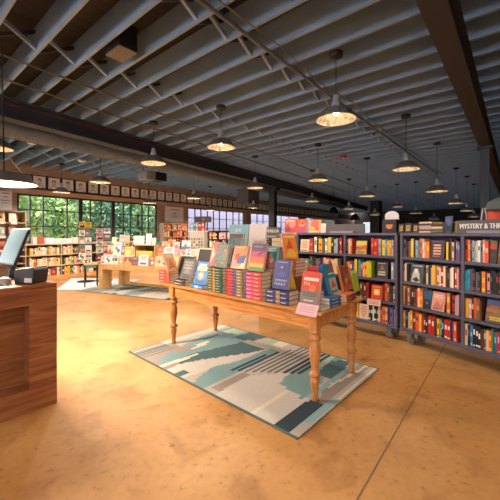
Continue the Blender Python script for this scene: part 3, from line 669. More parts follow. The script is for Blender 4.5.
fill(UR, seq(463.5, 'r1.8 y2.8 i3.4/w m2.4/c x1.8 u4/o m1.8') + [('F', 484.5, 512, '6a5a52', [(0, .78, 1, 1, '5a6a94'), (0, .45, 1, .62, 'a5703e'), ('P', [(0, .3), (.5, .5), (1, .35), (1, .2), (0, .15)], '8a6a44'), ('L', .1, .66, .9, .78, 1, 'd0583a'), ('L', .12, .1, .7, .28, 2, 'e8c83a'), ('O', .7, .5, .12, 'e8a84a')], 'large sunset-coloured face-out book with yellow lettering', .235, .25)], SH_TOP[2], 'third shelf, right half of', caseR, g)
fill(UR, seq(462.3, 't2.6/r c2.8/r k2.4/e b2.5/s k2.6/w k2.8/w k2.8/w m2.4 u2.6/c c2.6 x3/y e2.2 b2.8/s r3.2/i p3.6/i n3'), SH_TOP[3], 'bottom shelf, right half of', caseR, g)
g = 'shelved books in the bookcase behind the pine table'
fill(UL, [('F', 300, 308.8, 'ecd0b0', [('L', .12, .3, .88, .92, 5, 'd0563a'), (.1, .06, .8, .14, '5a4a40')], 'cream face-out paperback with red lettering', .2, .12)] + seq(309.2, 'r3.6/o k1.5 w2.4/g k.8 _1 y3.3/r u2 k1 w2.4/g _.8 y3 k2.4/c s2.4/g s1.8 k1.6 r2.4/c'), SH_TOP[0], 'top shelf, left half of', caseL, g)
fill(UL, [('F', 298.8, 308.6, '5a7a56', [('P', [(.1, .1), (.4, .7), (.8, .3)], 'a8b88a'), ('O', .6, .75, .15, 'd8d8c0')], 'green face-out paperback', .2, .12)] + seq(310, 'g2/k k2 k2 g2.4 v2.4/g v2.5 i2.6/f c2.4 x3/m c3 c3.2'), SH_TOP[1], 'second shelf, left half of', caseL, g)
fill(UL, seq(346.2, 'g2/k c1.8 x2/c') + [('F', 355.6, 366.2, 'c8a25a', [(0, .72, 1, .88, 'e0c23a'), (0, .4, 1, .55, '4a6a86'), ('P', [(0, .3), (.5, .6), (1, .7), (1, .45), (.4, .3)], 'd0582f'), ('L', .1, .05, .9, .25, 2, '8a6a5a')], 'multicoloured striped face-out paperback', .195, .14)] + seq(371, 'r2.6/o r3.4/o r1.6 s2/t u1.6 y2.8/o t2/s y2/l o2.6/y s1.6/g m1.8 k1.6'), SH_TOP[0], 'top shelf, right half of', caseL, g)
fill(UL, seq(346.4, 'o3.6/y p2.4/w g2 y2.6 _1.4 t2.2 r2/c c2/o y2.2/r y2.2 l2.4/y') + [('F', 376.2, 387.4, '4b423f', [('L', .12, .18, .85, .48, 2, 'd8c8bc'), ('P', [(.2, .5), (.5, .85), (.8, .5)], '7a6a62'), (.1, .88, .8, .93, 'a89a92')], 'dark brown face-out book with pale lettering', .225, .12)] + seq(391, 's2.4/w g2'), SH_TOP[1], 'second shelf, right half of', caseL, g)
fill(UL, seq(360, 'm2/c m1.8/k m2/c r2.4/m') + [('F', 370.8, 382, 'cc4a2c', [(.22, .3, .78, .72, 'f0b040'), ('O', .5, .5, .2, 'f6dc9a'), (.15, .82, .85, .88, 'e88a5a')], 'red-orange face-out book with a yellow square', .2, .12)] + seq(382.6, 'm1.8 x2.6/r u2/c m2.4/k k1.6 w1.6/k k1.3'), SH_TOP[2], 'third shelf, right half of', caseL, g)
fill(UL, seq(348, 'm2 k2/c r2/c n2 y2') + [('F', 358.8, 368.4, 'e0b9a0', [('L', .12, .3, .88, .9, 4, 'b9785e'), ('O', .5, .2, .14, 'c88a70')], 'pale peach face-out book', .21, .1)] + seq(368.8, 'k1.8/w k2/w w1.2 k2.2/w k2/c c2 r2/s o3.8/r c1.6/k k1.8 p3.4/v k1.2 s2/g'), SH_TOP[3], 'bottom shelf, right half of', caseL, g)
# shelf-talker card
m = MB(); T = Matrix.Rotation(-.15, 4, 'X'); m.box(-.095, .095, -.002, .0, -.085, .0, M('e8b4a0', .7), T); [m.quad(-.07, z, .07, z+.008, -.003, M('b98a7a', .7), T) for z in (-.03, -.05, -.065)]
tag(m.obj('shelf_card', None, UL.p(UL.x(374.2), -.006, .512), UL.rz), 'pink shelf card hanging below the red-orange face-out book', 'card')

# ------------------------------------------------------------------ things on top of the bookcases
ZT_ = 1.4375
def top_face(U, u0, u1, vtop, cov, art, label, y=.1, lean=.1, t=.02, name='book', cat='book', grp=None, spine=None):
    x0, x1 = U.x(u0, y), U.x(u1, y); p = U.p((x0+x1)/2, y, ZT_); h = (HV-vtop)*p.y/F+H-ZT_
    return face_book(p, U.rz, x1-x0, h, t, cov, art, label, grp, lean, True, name, cat, spine)
top_face(UL, 284.5, 296.8, 219, 'c8453a', [('O', .6, .62, .26, 'd87a7a'), ('O', .3, .25, .2, '8a4a3a'), ('P', [(0, .9), (.4, 1), (.2, .6)], 'e88a5a'), ('L', .1, .8, .9, .95, 1, 'f0c890')], 'red and pink picture book with a round face, left on the bookcase top')
top_face(UL, 297.2, 306, 219.3, 'cf5236', [('O', .5, .25, .3, 'b0458a'), ('P', [(.1, .5), (.5, .95), (.9, .6), (.6, .45)], 'e89048'), ('O', .55, .7, .15, 'a02c3a')], 'orange-red picture book with a purple blob, beside the round-face book')
top_face(UL, 309, 320, 220, 'e89a4a', [('O', .5, .68, .36, 'e2685a'), ('O', .35, .35, .12, 'f0c050'), ('O', .75, .3, .12, 'd0485a'), (.1, .05, .9, .12, 'f4d8a0')], 'peach-orange picture book with a coral sun, right of the red pair')
top_face(UL, 320.6, 325.4, 223.5, 'ddd3d0', [(.2, .2, .8, .8, 'cfc4c2')], 'narrow white book between the coral sun book and the blank sign')
def sign(U, u0, u1, vtop, vbot, label, txt=None, strip=None, y=.06):
    x0, x1 = U.x(u0, y), U.x(u1, y); p = U.p((x0+x1)/2, y, ZT_); zb = 0; h = (HV-vtop)*p.y/F+H-ZT_; w = x1-x0
    o = thing('section_sign', label, 'sign', p, U.rz); SG = M('5e5658', .55)
    m = MB(); m.bbox(-w/2, w/2, 0, .03, 0, h, SG, None, .003); m.obj('board', o)
    if strip:
        s0, s1 = U.x(strip[0], y)-(x0+x1)/2, U.x(strip[1], y)-(x0+x1)/2; m = MB(); m.box(s0, s1, -.03, -.001, 0, .028, M('8c8288', .5)); m.obj('name_strip', o)
    if txt:
        m = MB(); x = U.x(txt[1], y)-(x0+x1)/2; x2 = U.x(txt[2], y)-(x0+x1)/2; text(m, txt[0], x, h*.36, x2-x, h*.38, -.002, M('ded8d2', .6), None, .003); m.obj('lettering', o)
sign(UL, 326.2, 364.2, 224.2, 233, 'blank grey section sign standing on the bookcase top', None, (331, 354), .06)
sign(UR, 457, 560, 219.4, 232, 'grey MYSTERY & THRILLERS section sign on the near right bookcase', ('MYSTERY & THRILLERS', 460.2, 520), (468, 530), .05)
# round-topped display box
x0, x1 = UL.x(382.2, .12), UL.x(396.2, .12); p = UL.p((x0+x1)/2, .12, ZT_); w = x1-x0; hb = (HV-218.5)*p.y/F
o = thing('display_box', 'dark box with an orange emblem and a rounded white header card', 'box', p, UL.rz)
m = MB(); m.box(-w/2, w/2, 0, .14, 0, hb, M('2a1d14', .5)); m.obj('box_body', o)
m = MB(); m.add([(-w*.23, -.001, hb*.62), (w*.27, -.001, hb*.64), (w*.22, -.001, hb*.36), (.0, -.001, hb*.28), (-w*.2, -.001, hb*.36)], [(4, 3, 2, 1, 0)], M('c8763a', .5)); m.obj('emblem', o)
m = MB(); hc = (218.5-209.8)*p.y/F; m.prism([(-w/2, hb)]+[(w/2, hb)]+[(w/2*math.cos(a_) if 1 else 0, hb+hc*.45+hc*.55*math.sin(a_)) for a_ in [q*PI/10 for q in range(11)]], .1, .106, M('d8d0d0', .6)); m.obj('header_card', o)
# little framed cards
for lab, u0, u1, vt in (('small dark framed card with an amber panel, left of three on the bookcase top', 398.3, 403.4, 224), ('small dark framed card with an amber panel, middle of three on the bookcase top', 404.4, 411.2, 223.2), ('small dark framed card with an amber panel, right of three on the bookcase top', 412.4, 418, 223.8)):
    top_face(UR, u0, u1, vt, '2c221c', [(.2, .2, .8, .78, 'b0824a'), (.32, .35, .68, .62, '8a5c34')], lab, .08, .12, .012, 'framed_card', 'framed card', 'framed cards on the bookcase top')
def lying(U, u0, u1, v0, n, cols, name, grp, y=.1, d=.2):
    x0, x1 = U.x(u0, y), U.x(u1, y); pc = (x0+x1)/2; H0 = (HV-v0)*U.p(pc, y, 0).y/F+H-ZT_; t = H0/n
    for i in range(n):
        k = cols[i % len(cols)]
        flat_book(U.p(pc+rnd.uniform(-.01, .01), y, ZT_+.0005+t*i), U.rz+rnd.uniform(-.05, .05), (x1-x0)*rnd.uniform(.9, 1), d, t*.98, [(0, 1, PAL[k][0])],
                  '%s book, %s from bottom of %s' % (col(k), ordn(i+1), name), grp, PAL[k][0])
lying(UR, 418.5, 431.5, 221.8, 6, 'cgismc', 'the left pile on the right bookcase top', 'books piled on the right bookcase top')
lying(UR, 431.8, 443, 222.3, 5, 'ugcmu', 'the right pile on the right bookcase top', 'books piled on the right bookcase top')
top_face(UR, 443.6, 451, 216, '2e3c5c', [('P', [(0, .8), (.5, .95), (1, .6), (.6, .4)], '4a5a86'), (.1, .1, .9, .4, '1c2438')], 'dark blue picture book leaning on the bookcase top left of the section sign', .1, .2)
top_face(UR, 451.4, 456.2, 221.5, 'c8a04a', [(.1, .1, .6, .9, '3a3036')], 'small yellow-edged book tucked beside the section sign', .16, .15)
x = UR.x(484, .14); p = UR.p(x, .14, ZT_)
m = MB(); hz = (HV-207)*p.y/F; m.tube([(-.045, 0, 0), (-.012, 0, hz), (.012, 0, hz), (.045, 0, 0)], .006, M('d0c4c0', .4, .5)); m.tube([(0, .12, 0), (0, .01, hz)], .005, M('d0c4c0', .4, .5)); tag(m.obj('wire_easel', None, p, UR.rz), 'silver wire A-frame easel behind the section sign', 'easel')
x = UR.x(497, .22); p = UR.p(x, .22, ZT_)
o = thing('shopping_bag', 'grey-green bag with a red-orange bundle standing behind the section sign', 'bag', p, UR.rz)
m = MB(); m.lathe([(.09, 0), (.105, .05), (.1, .2), (.08, .24)], M('cc4a30', .7), None, 18); m.obj('red_bundle', o)['label'] = 'red-orange lower bundle'
m = MB(); m.lathe([(.15, .24), (.17, .28), (.14, .34), (.07, .38), (.02, .385)], M('5a6260', .8), Matrix.Translation((.06, .02, 0)), 18); m.obj('grey_top', o)['label'] = 'grey-green rounded top'

# ------------------------------------------------------------------ front pine table
TL, TW_, TZ = 2.42, .86, .785
NC = Vector(((321-CU)*2.61/F, 2.61, 0)); TC = NC+E1*(TL/2)+E2*(TW_/2)
class Tab(Unit):
    pass
UT = Unit(TC, -E1, TL)          # local x to the viewer's right, local y away
tb = thing('display_table', 'honey pine farmhouse table with turned legs, piled with books', 'table', TC, UT.rz)
m = MB(); m.bbox(-TL/2, TL/2, -TW_/2, TW_/2, TZ-.034, TZ, PINE, None, .008); m.obj('table_top', tb)
lx = (TL/2-.095, -TL/2+.245); ly = (-TW_/2+.065, TW_/2-.075)
for y in ly: m = MB(); m.box(lx[1]+.045, lx[0]-.045, y-.013, y+.013, .62, TZ-.034, PINE); m.obj('apron', tb)
for x in lx: m = MB(); m.box(x-.013, x+.013, ly[0]+.045, ly[1]-.045, .62, TZ-.034, PINE); m.obj('apron', tb)
PROF = [(.024, .0085), (.028, .02), (.026, .05), (.033, .13), (.040, .175), (.041, .19), (.028, .205), (.030, .212), (.046, .222), (.053, .238), (.046, .254), (.029, .264), (.028, .28), (.037, .33), (.047, .39), (.050, .43), (.045, .48), (.031, .512), (.030, .52), (.047, .53), (.054, .546), (.046, .562), (.030, .572), (.032, .58), (.047, .592), (.050, .606), (.042, .62), (.04, .63)]
for x in lx:
    for y in ly:
        m = MB(); T = Matrix.Translation((x, y, 0)); m.lathe(PROF, PINEV, T, 24); m.bbox(x-.046, x+.046, y-.046, y+.046, .625, TZ-.034, PINEV, None, .004); m.obj('leg', tb)
YF = -TW_/2
def tpos(u, y, z): return UT.p(UT.x(u, y), y, z)
def stackF(u0, w, d, n, t, segs, y, name, grp, cover=None, z0=None, desc='book', rz=0):
    x0 = UT.x(u0, y); z = z0 or TZ+.0005
    for i in range(n):
        flat_book(UT.p(x0+w/2+rnd.uniform(-.004, .004), y+rnd.uniform(0, .006), z), UT.rz+rz+rnd.uniform(-.015, .015), w, d, t*.985, segs(i) if callable(segs) else segs,
                  '%s, %s from bottom of %s' % (desc, ordn(i+1), name), grp, cover); z += t
    return z
def stackR(u0, w, d, n, t, segs, xin, name, grp, cover=None, desc='book'):
    # spine facing the right end of the table; u0 = picture column of the near end of the spine
    x = TL/2-xin; o = TC-E1*x; r = (u0-CU)/F
    y0 = (r*o.y-o.x)/(E2.x-r*E2.y); z = TZ+.0005
    for i in range(n):
        flat_book(UT.p(x, y0+w/2+rnd.uniform(-.004, .004), z), UT.rz+PI/2+rnd.uniform(-.02, .02), w, d, t*.985, segs, '%s, %s from bottom of %s' % (desc, ordn(i+1), name), grp, cover); z += t
    return z, y0
def faceF(u0, u1, vt, y, z, cov, art, label, lean=.2, t=.03, yaw=0, spine=None, grp='books on the pine table'):
    x0, x1 = UT.x(u0, y), UT.x(u1, y); p = UT.p((x0+x1)/2, y, z); hv = (HV-vt)*(p.y+.05)/F+H-z; h = hv/math.cos(lean)
    return face_book(p, UT.rz+yaw, x1-x0, h, t, cov, art, label, grp, lean, True, 'book', 'book', spine)
def faceR(u, y_w, h, x, z, cov, art, label, lean=.3, t=.035, spine=None, yaw=0):
    # cover faces the right end of the table
    o = TC-E1*x; r = (u-CU)/F; y0 = (r*o.y-o.x)/(E2.x-r*E2.y)
    return face_book(UT.p(x, y0+y_w/2, z), UT.rz+PI/2+yaw, y_w, h, t, cov, art, label, 'books on the pine table', lean, True, 'book', 'book', spine)
gs = 'stacked books on the pine table'
za = stackF(159, .235, .15, 4, .0385, [(0, .75, 'c8352c'), (.75, 1, 'd8543f')], YF+.02, 'the red stack on pine table left end', gs, 'c8352c', desc='red hardcover')
zb = stackF(173.5, .24, .17, 2, .036, [(0, 1, '3c3633')], YF+.03, 'the low dark stack under the grey book', gs, '3c3633', desc='dark grey hardcover')
zd = stackF(191.5, .22, .16, 1, .04, [(0, .3, '3a7cc0'), (.3, .6, 'b8c8d8'), (.6, 1, '3a7cc0')], YF+.02, 'the low blue pile under the blue and orange book', gs, '3a7cc0', desc='blue hardcover')
ze = stackF(207.8, .235, .16, 9, .0295, [(0, .36, '5a5a2c'), (.36, .5, 'd88a2c'), (.5, .94, '24502e'), (.94, 1, '24502e')], YF+.012, 'the tall green stack on the pine table', gs, '24502e', desc='dark green hardcover')
zf = stackF(225.6, .245, .16, 9, .0305, [(0, .12, '8c2a2c'), (.12, .42, 'c83a34'), (.42, .66, '5a4a78'), (.66, 1, '8a7d4a')], YF+.012, 'the tall red and olive stack on the pine table', gs, 'b03a34', desc='red-and-olive hardcover')
zg = stackF(244.8, .215, .15, 7, .0385, [(0, .08, '4a3a86'), (.08, .5, 'd84a7c'), (.5, 1, 'd8403a')], YF+.012, 'the tall pink stack on the pine table', gs, '7a6a3a', desc='pink and red hardcover')
zi = stackF(265.8, .265, .16, 3, .042, [(0, .45, '3a3a66'), (.45, .62, 'a8885a'), (.62, 1, '3a3a66')], YF+.02, 'the navy stack near the table corner', gs, '33335c', desc='navy hardcover')
# rear stacks that carry the raised books
zr = stackF(262, .2, .14, 8, .036, [(0, 1, 'a8854a')], YF+.24, 'the cream stack behind the navy book', gs, 'b8a06a', desc='tan paperback')
x0 = UT.x(282, YF+.40); simple_box('display_riser', 'brown riser box under the red stack on the pine table', 'riser', UT.p(x0+.085, YF+.40, TZ+.0005), UT.rz, .18, .2, .2, '8a5a3a')
zj = stackF(282, .17, .2, 5, .034, [(0, .5, 'b8402c'), (.5, 1, 'c8643a')], YF+.40, 'the tall red stack below the leaning orange book', gs, 'b8402c', TZ+.2025, desc='orange-red paperback')
zk = stackF(289, .15, .12, 2, .035, [(0, 1, '9a7a3a')], YF+.2, 'the short brown pile under the yellow book', gs, '8a6a34', desc='brown paperback')
x0 = UT.x(222, YF+.3); simple_box('display_riser', 'dark riser box under the black and teal book', 'riser', UT.p(x0+.11, YF+.3, TZ+.0005), UT.rz, .22, .16, .238, '4a4038'); zq = TZ+.2395
zl = stackF(300.5, .20, .16, 1, .03, [(0, 1, '8a827c')], YF+.03, 'the single book under the red and grey book', gs, '8a827c', desc='grey hardcover')
zm, ym = stackR(330, .2, .21, 3, .029, [(0, 1, '2f5a8a')], .015, 'the blue stack, pine table right end', gs, '2f5a8a', 'blue hardcover')
zn, yn = stackR(346.6, .2, .2, 3, .024, [(0, .5, 'b8642c'), (.5, 1, '8a3a2c')], .015, 'the orange stack, pine table right end', gs, 'b8562c', 'orange paperback')
# leaning books, left to right
faceR(168.5, .14, .25, -TL/2+.30, za, 'dba06a', [('P', [(.1, .1), (.5, .7), (.9, .2)], 'c8703a'), ('L', .1, .76, .9, .94, 2, 'f0dcc0')], 'pale book with a dusky pink spine leaning on the red stack', .5, .03, '9a6a62')
faceF(168, 176.5, 256, YF+.14, za, 'e0a060', [('P', [(.1, .1), (.5, .8), (.9, .3)], 'c8703a'), ('L', .15, .6, .85, .9, 2, 'f4e0c0')], 'orange and cream book leaning at the left end of the pine table', .3, .03)
faceF(176.8, 190, 256, YF+.22, TZ+.09, '33463c', [(.12, .1, .88, .9, '2a3a34'), (0, 0, .07, 1, 'e0d0b4'), (0, .95, 1, 1, 'e0d0b4')], 'dark green book with cream edges behind the grey book', .3, .03, spine='e0d0b4')
stackF(176, .16, .12, 2, .044, [(0, 1, '5a4a3c')], YF+.22, 'the pile under the dark green book', gs, '5a4a3c', desc='brown hardcover')
faceF(179.5, 190.8, 260, YF+.05, zb, '6a6360', [('P', [(.15, .2), (.5, .75), (.85, .2)], '8a827e'), ('L', .1, .5, .9, .92, 3, 'a8a09c'), ('L', .1, .06, .9, .3, 2, '4a4442')], 'grey mottled book leaning at the front left of the pine table', .32, .035)
faceF(194, 208.5, 248.5, YF+.26, TZ+.12, '43372f', [(.08, .06, .92, .94, '3a2f28'), (0, 0, .08, 1, 'e4d0a8'), (0, .94, 1, 1, 'e4d0a8')], 'dark brown book with a cream edge behind the blue and orange book', .25, .03, spine='e4d0a8')
stackF(194, .17, .13, 3, .0395, [(0, 1, '6a5040')], YF+.26, 'the pile under the dark brown book', gs, '6a5040', desc='brown paperback')
faceF(193.2, 205, 262.5, YF+.045, zd, '3f86c4', [(.1, .05, .9, .2, '2f6aa8'), ('O', .5, .38, .26, 'e09a5a'), ('O', .5, .38, .15, 'e8d8c8'), (.1, .6, .9, .78, 'd8cf9a'), ('L', .1, .8, .9, .95, 1, 'e8eef4')], 'blue book with an orange picture at the front of the pine table', .3, .03)
faceF(208.6, 217.5, 243, YF+.10, ze, 'c84a44', [('P', [(.1, .1), (.5, .5), (.1, .9)], 'e8c0a0')], 'red and pink book half hidden behind the green-lettered book', .25, .03)
faceF(213.3, 224.6, 244.5, YF+.05, ze, '463d38', [('T', 'THE', .3, .42, .3, .05, '5aa04a'), ('L', .12, .86, .9, .95, 1, '5aa04a'), ('L', .1, .3, .9, .4, 1, '5aa04a'), ('L', .2, .2, .75, .28, 1, '5aa04a'), ('O', .2, .62, .07, 'd8943a'), ('O', .82, .7, .09, 'd8943a'), ('O', .75, .2, .06, 'd8943a'), ('O', .2, .1, .05, 'd8943a')], 'dark book with green lettering and orange sparks on the green stack', .26, .035)
faceF(225.5, 238.5, 234.5, YF+.32, zq, '2b2422', [('T', 'Real', .12, .66, .74, .16, '3fa8a4'), ('L', .1, .42, .8, .58, 2, '8a8a80'), ('L', .1, .08, .8, .3, 2, '5a5a54'), (.0, .9, 1, 1, '5a3028')], 'black book with teal lettering in front of the teal sign', .2, .03)
faceF(230.5, 244.2, 246.5, YF+.05, zf, 'd8603a', [('P', [(0, 0), (.6, .1), (1, .5), (1, 0)], 'd8cfa0'), ('P', [(.3, .2), (.9, .25), (.95, .6), (.6, .55)], '3f5fa0'), ('P', [(0, .6), (.4, .9), (.9, .95), (.7, .6)], 'e08a3a'), ('O', .35, .5, .2, 'c8402c'), ('L', .1, .88, .9, .97, 1, 'f0d080')], 'orange, blue and cream illustrated book on the red and olive stack', .28, .03)
faceF(248, 262.5, 244.5, YF+.05, zg, 'd0704a', [(0, .7, 1, 1, '6a4a66'), (0, .5, 1, .72, 'c8507a'), (0, .28, 1, .5, 'e0703a'), (0, .14, 1, .28, 'd8b04a'), (0, 0, 1, .14, '6a8a4a'), ('P', [(.35, .48), (.9, .72), (.62, .66), (.5, .56)], '3a2c44'), ('L', .15, .86, .85, .94, 1, 'b8a0b0')], 'rainbow sunset book with a dark bird shape on the pink stack', .26, .03)
faceF(263.5, 275.5, 246.5, YF+.24, zr, '2f8a8c', [('L', .1, .76, .92, .94, 2, 'd8e0d8'), ('P', [(.05, .05), (.5, .6), (.95, .2), (.9, 0)], 'a85a7a'), ('O', .6, .35, .18, 'd8a04a'), ('O', .3, .5, .13, 'c84a6a')], 'teal multicoloured book behind the navy book', .2, .03)
faceF(272, 287.5, 260.5, YF+.05, zi, '4a4a80', [('T', 'SARAH', .14, .26, .74, .08, 'd8d0d8'), ('T', 'PERRY', .14, .13, .7, .08, 'd8d0d8'), ('L', .12, .9, .9, .94, 1, 'c8c0d8'), ('O', .5, .74, .07, 'b0a8c8'), ('P', [(.1, .45), (.5, .62), (.9, .5), (.6, .4)], '5f60a0')], 'violet blue book with silver lettering standing on the navy stack', .2, .04)
faceR(287.5, .16, .28, UT.x(293, YF+.45), zj, 'e2862e', [('P', [(.1, .1), (.5, .5), (.9, .2), (.8, .05)], 'e8b03a'), ('P', [(.15, .4), (.5, .8), (.7, .4)], 'cc4a34'), ('L', .1, .82, .9, .95, 1, 'f4d49a')], 'orange book with a pink spine leaning high on the red stack', .28, .03, 'e49a9c', -.45)
faceR(289.5, .13, .2, UT.x(296, YF+.25), zk, 'd8b828', [(.1, .1, .9, .3, 'c89a20')], 'yellow book leaning behind the navy book', .3, .03)
faceF(299.5, 317.5, 272.5, YF+.05, zl, 'd8503a', [(0, 0, 1, .42, '8a7d74'), ('L', .12, .72, .95, .86, 1, 'f4e4d8'), ('T', 'DJ', .16, .56, .3, .11, 'f4e4d8'), ('L', .2, .1, .75, .15, 1, 'f0e8e0'), ('O', .65, .5, .18, 'e8703c'), ('L', .05, .24, .95, .4, 3, '6a5f58'), (.0, 0, 1, .05, 'a8443a')], 'red and grey book with white lettering near the table corner', .2, .04)
faceR(328.6, .2, .275, TL/2-.09, zm, '2f8a9a', [(.0, .55, .95, .95, '2a7f9c'), (.3, .08, .95, .5, 'b8b0a4'), ('P', [(.4, .15), (.6, .45), (.9, .2)], 'c85a44'), ('L', .3, .62, .95, .7, 1, 'd8e8e8'), ('P', [(.55, .7), (.7, 1), (.95, 1), (.95, .7)], 'b8503a')], 'teal and grey book with a blue spine facing the right end of the table', .26, .045, '2a5fa0')
faceR(344.6, .2, .255, TL/2-.09, zn, 'b85a30', [('P', [(.1, .1), (.4, .5), (.2, .9), (.0, .6)], '8a3a4a'), ('O', .6, .7, .15, '6a4a5a'), ('O', .4, .4, .13, 'd8a04a'), ('O', .7, .3, .14, '8a4034'), ('L', .1, .82, .95, .95, 1, '7a3a34')], 'patterned orange book facing the right end of the table', .24, .03, 'e08a3a')
faceR(356, .11, .235, TL/2-.16, TZ+.0005, 'a8bc2e', [(.0, .86, 1, 1, 'd8d8a8')], 'lime green book leaning behind the patterned orange book', .2, .025)
flat_book(UT.p(TL/2-.02, TW_/2-.12, TZ+.0005), UT.rz+PI/2+.1, .11, .1, .018, [(0, 1, 'b89a6c')], 'small tan book lying at the far right corner of the table', gs, 'b89a6c')
faceF(305, 316, 266, YF+.24, TZ+.0005, 'c83a34', [(.2, .1, .8, .6, '5a2a28'), (.2, .7, .8, .8, 'e8a090')], 'red book standing behind the red and grey book', .12, .03)
# card on the corner
m = MB(); p = UT.p(UT.x(307, YF-.0), YF+.004, TZ+.002); T = Matrix.Rotation(-.55, 4, 'X'); m.box(-.105, .10, -.002, 0, -.05, .055, M('e2b4b4', .7), T)
[m.quad(-.08, z, .07, z+.006, -.003, M('c09a9c', .7), T) for z in (-.02, .0, .02)]
tag(m.obj('price_card', None, p+Vector((0, 0, .0)), UT.rz), 'pale pink card hanging over the table edge below the red and grey book', 'card')
# big display boards standing at the back of the table
def board(u0, u1, vt, y, cov, art, label, lean=.12):
    x0, x1 = UT.x(u0, y), UT.x(u1, y); p = UT.p((x0+x1)/2, y, TZ+.0005); h = (HV-vt)*p.y/F+H-TZ
    m = MB(); T = Matrix.Translation((0, 0, .02*math.sin(lean))) @ Matrix.Rotation(-lean, 4, 'X'); w = x1-x0; m.box(-w/2, w/2, 0, .02, 0, h, M(cov, .6), T); draw_art(m, art, w, h, 0, T)
    m.box(-w*.3, w*.3, .0, .0, 0, 0, M(cov, .6)); o = thing('display_board', label, 'board', p, UT.rz); m.obj('panel', o)
    b2 = MB(); b2.prism([(-.01, 0), (.01, 0), (.01, h*.5), (-.01, h*.5)], .0, .01, M('b8a890', .7)); 
    b2 = MB(); b2.add([(-.01, .02, .02), (.01, .02, .02), (.01, .16, 0), (-.01, .16, 0), (0, .02+h*.5*lean, h*.5)], [(0, 1, 2, 3), (0, 3, 4), (1, 4, 2), (2, 4, 3), (0, 4, 1)], M('b8a890', .7)); b2.obj('strut', o)
board(224.8, 244.2, 224.2, YF+.60, '8fb4ba', [('T', 'JLK', .33, .86, .32, .075, 'e8eef0'), ('P', [(.7, .3), (.95, .45), (.95, .15), (.75, .1)], '3f7f86'), (.1, .76, .9, .79, 'b8cdd0')], 'pale teal display board with white lettering at the back of the pine table')
board(244.9, 261.3, 223.4, YF+.60, 'efdcd3', [('P', [(.2, .5), (.35, .62), (.45, .5), (.3, .45)], '6a5a58'), ('P', [(.5, .5), (.85, .66), (.7, .5)], '7a6a66'), (.1, .3, .9, .36, 'c8a8a0')], 'pale pink display board with dark sketches behind the rainbow book')

# ------------------------------------------------------------------ counter with register
ca = Vector((-1.637, 2.697, 0)); CL = 2.2; UC = Unit(ca-E2*CL, E2, CL)      # x toward the right end of the front, y = away (E1)
cz = 1.02
o = thing('checkout_counter', 'walnut checkout counter with a recessed front panel at the left edge', 'counter', UC.o, UC.rz)
D = .72
m = MB(); m.bbox(-.0, CL, 0, D, cz-.03, cz, WALNUT, None, .004); m.obj('counter_top', o)
x0, x1 = CL-1.35, CL-.1975
m = MB(); m.box(x1, CL, 0, .15, 0, cz-.03, WALNUT); m.box(0, x0, 0, .15, 0, cz-.03, WALNUT); m.box(x0, x1, 0, .15, .857, cz-.03, WALNUT); m.box(x0, x1, 0, .15, 0, .187, WALNUT); m.obj('front_frame', o)
m = MB(); m.box(x0, x1, .15, .17, .187, .857, WALNUT2); m.obj('recessed_panel', o)
m = MB(); m.box(CL-.03, CL, .15, D, 0, cz-.03, WALNUT); m.box(0, .03, .15, D, 0, cz-.03, WALNUT); m.box(.03, CL-.03, D-.02, D, 0, cz-.03, WALNUT); m.obj('carcass', o)
# register
px = UC.x(27, .12); rp = UC.p(px, .13, cz+.0005)
rg = thing('cash_register', 'black register terminal with a tilted blue-grey screen on the walnut counter', 'register', rp, 0)
BT = Matrix.Rotation(-.12, 4, 'Z') @ Matrix.Scale(.76, 4, (1, 0, 0))
m = MB(); m.prism([(-.115, 0), (.105, 0), (.122, .085), (.125, .115), (.1, .14), (.0, .13), (-.12, .115)], -.03, .13, BLACKPL, BT); m.obj('base', rg, bevel=.008)
m = MB(); m.box(.008, .095, -.0315, -.0302, .014, .05, M('d0c8bf', .6), BT); m.obj('label_plate', rg)
SCR, nt_, b_ = nodes('screen'); b_.inputs['Base Color'].default_value = rgb('4c5d63'); b_.inputs['Roughness'].default_value = .25; b_.inputs['Emission Color'].default_value = rgb('8ea6ad'); b_.inputs['Emission Strength'].default_value = .22
tau = .35; wv = Vector((.833, -.553, 0)); hv = Vector((.553, .833, 0)); yv = hv*math.cos(tau)-Vector((0, 0, 1))*math.sin(tau); uv = hv*math.sin(tau)+Vector((0, 0, 1))*math.cos(tau)
sp_ = PY(4.5, 265, 2.9)-rp
S = Matrix.Translation(sp_) @ Matrix((wv, yv, uv)).transposed().to_4x4()
m = MB(); m.bbox(-.185, .185, 0, .024, 0, .355, BLACKPL, S, .006); m.obj('monitor', rg)
m = MB(); m.quad(-.168, .018, .168, .338, -.0008, SCR, S); m.obj('screen', rg)
q0 = S @ Vector((0, .03, .1)); m = MB(); m.tube([(q0.x, q0.y, .01), q0], .03, BLACKPL); m.lathe([(.1, .0005), (.1, .012), (.03, .02)], BLACKPL, Matrix.Translation((q0.x, q0.y, 0))); m.obj('stand', rg)
m = MB(); R = UC.p(UC.x(3, .06), .06, cz+.006); m.tube([R+Vector((-.15+.03*q, .02*math.sin(q*1.7), .004+.01*abs(math.sin(q)))) for q in range(9)], .004, DARK, 6); tag(m.obj('cable'), 'black cable curled on the counter beside the register', 'cable')
m = MB(); q_ = UC.p(UC.x(5, .18), .2, cz+.0005); m.lathe([(.042, 0), (.05, .015), (.042, .045), (.02, .06)], M('a39b94', .5), None, 16); tag(m.obj('card_reader', None, q_), 'pale rounded gadget on the counter left of the register', 'gadget')

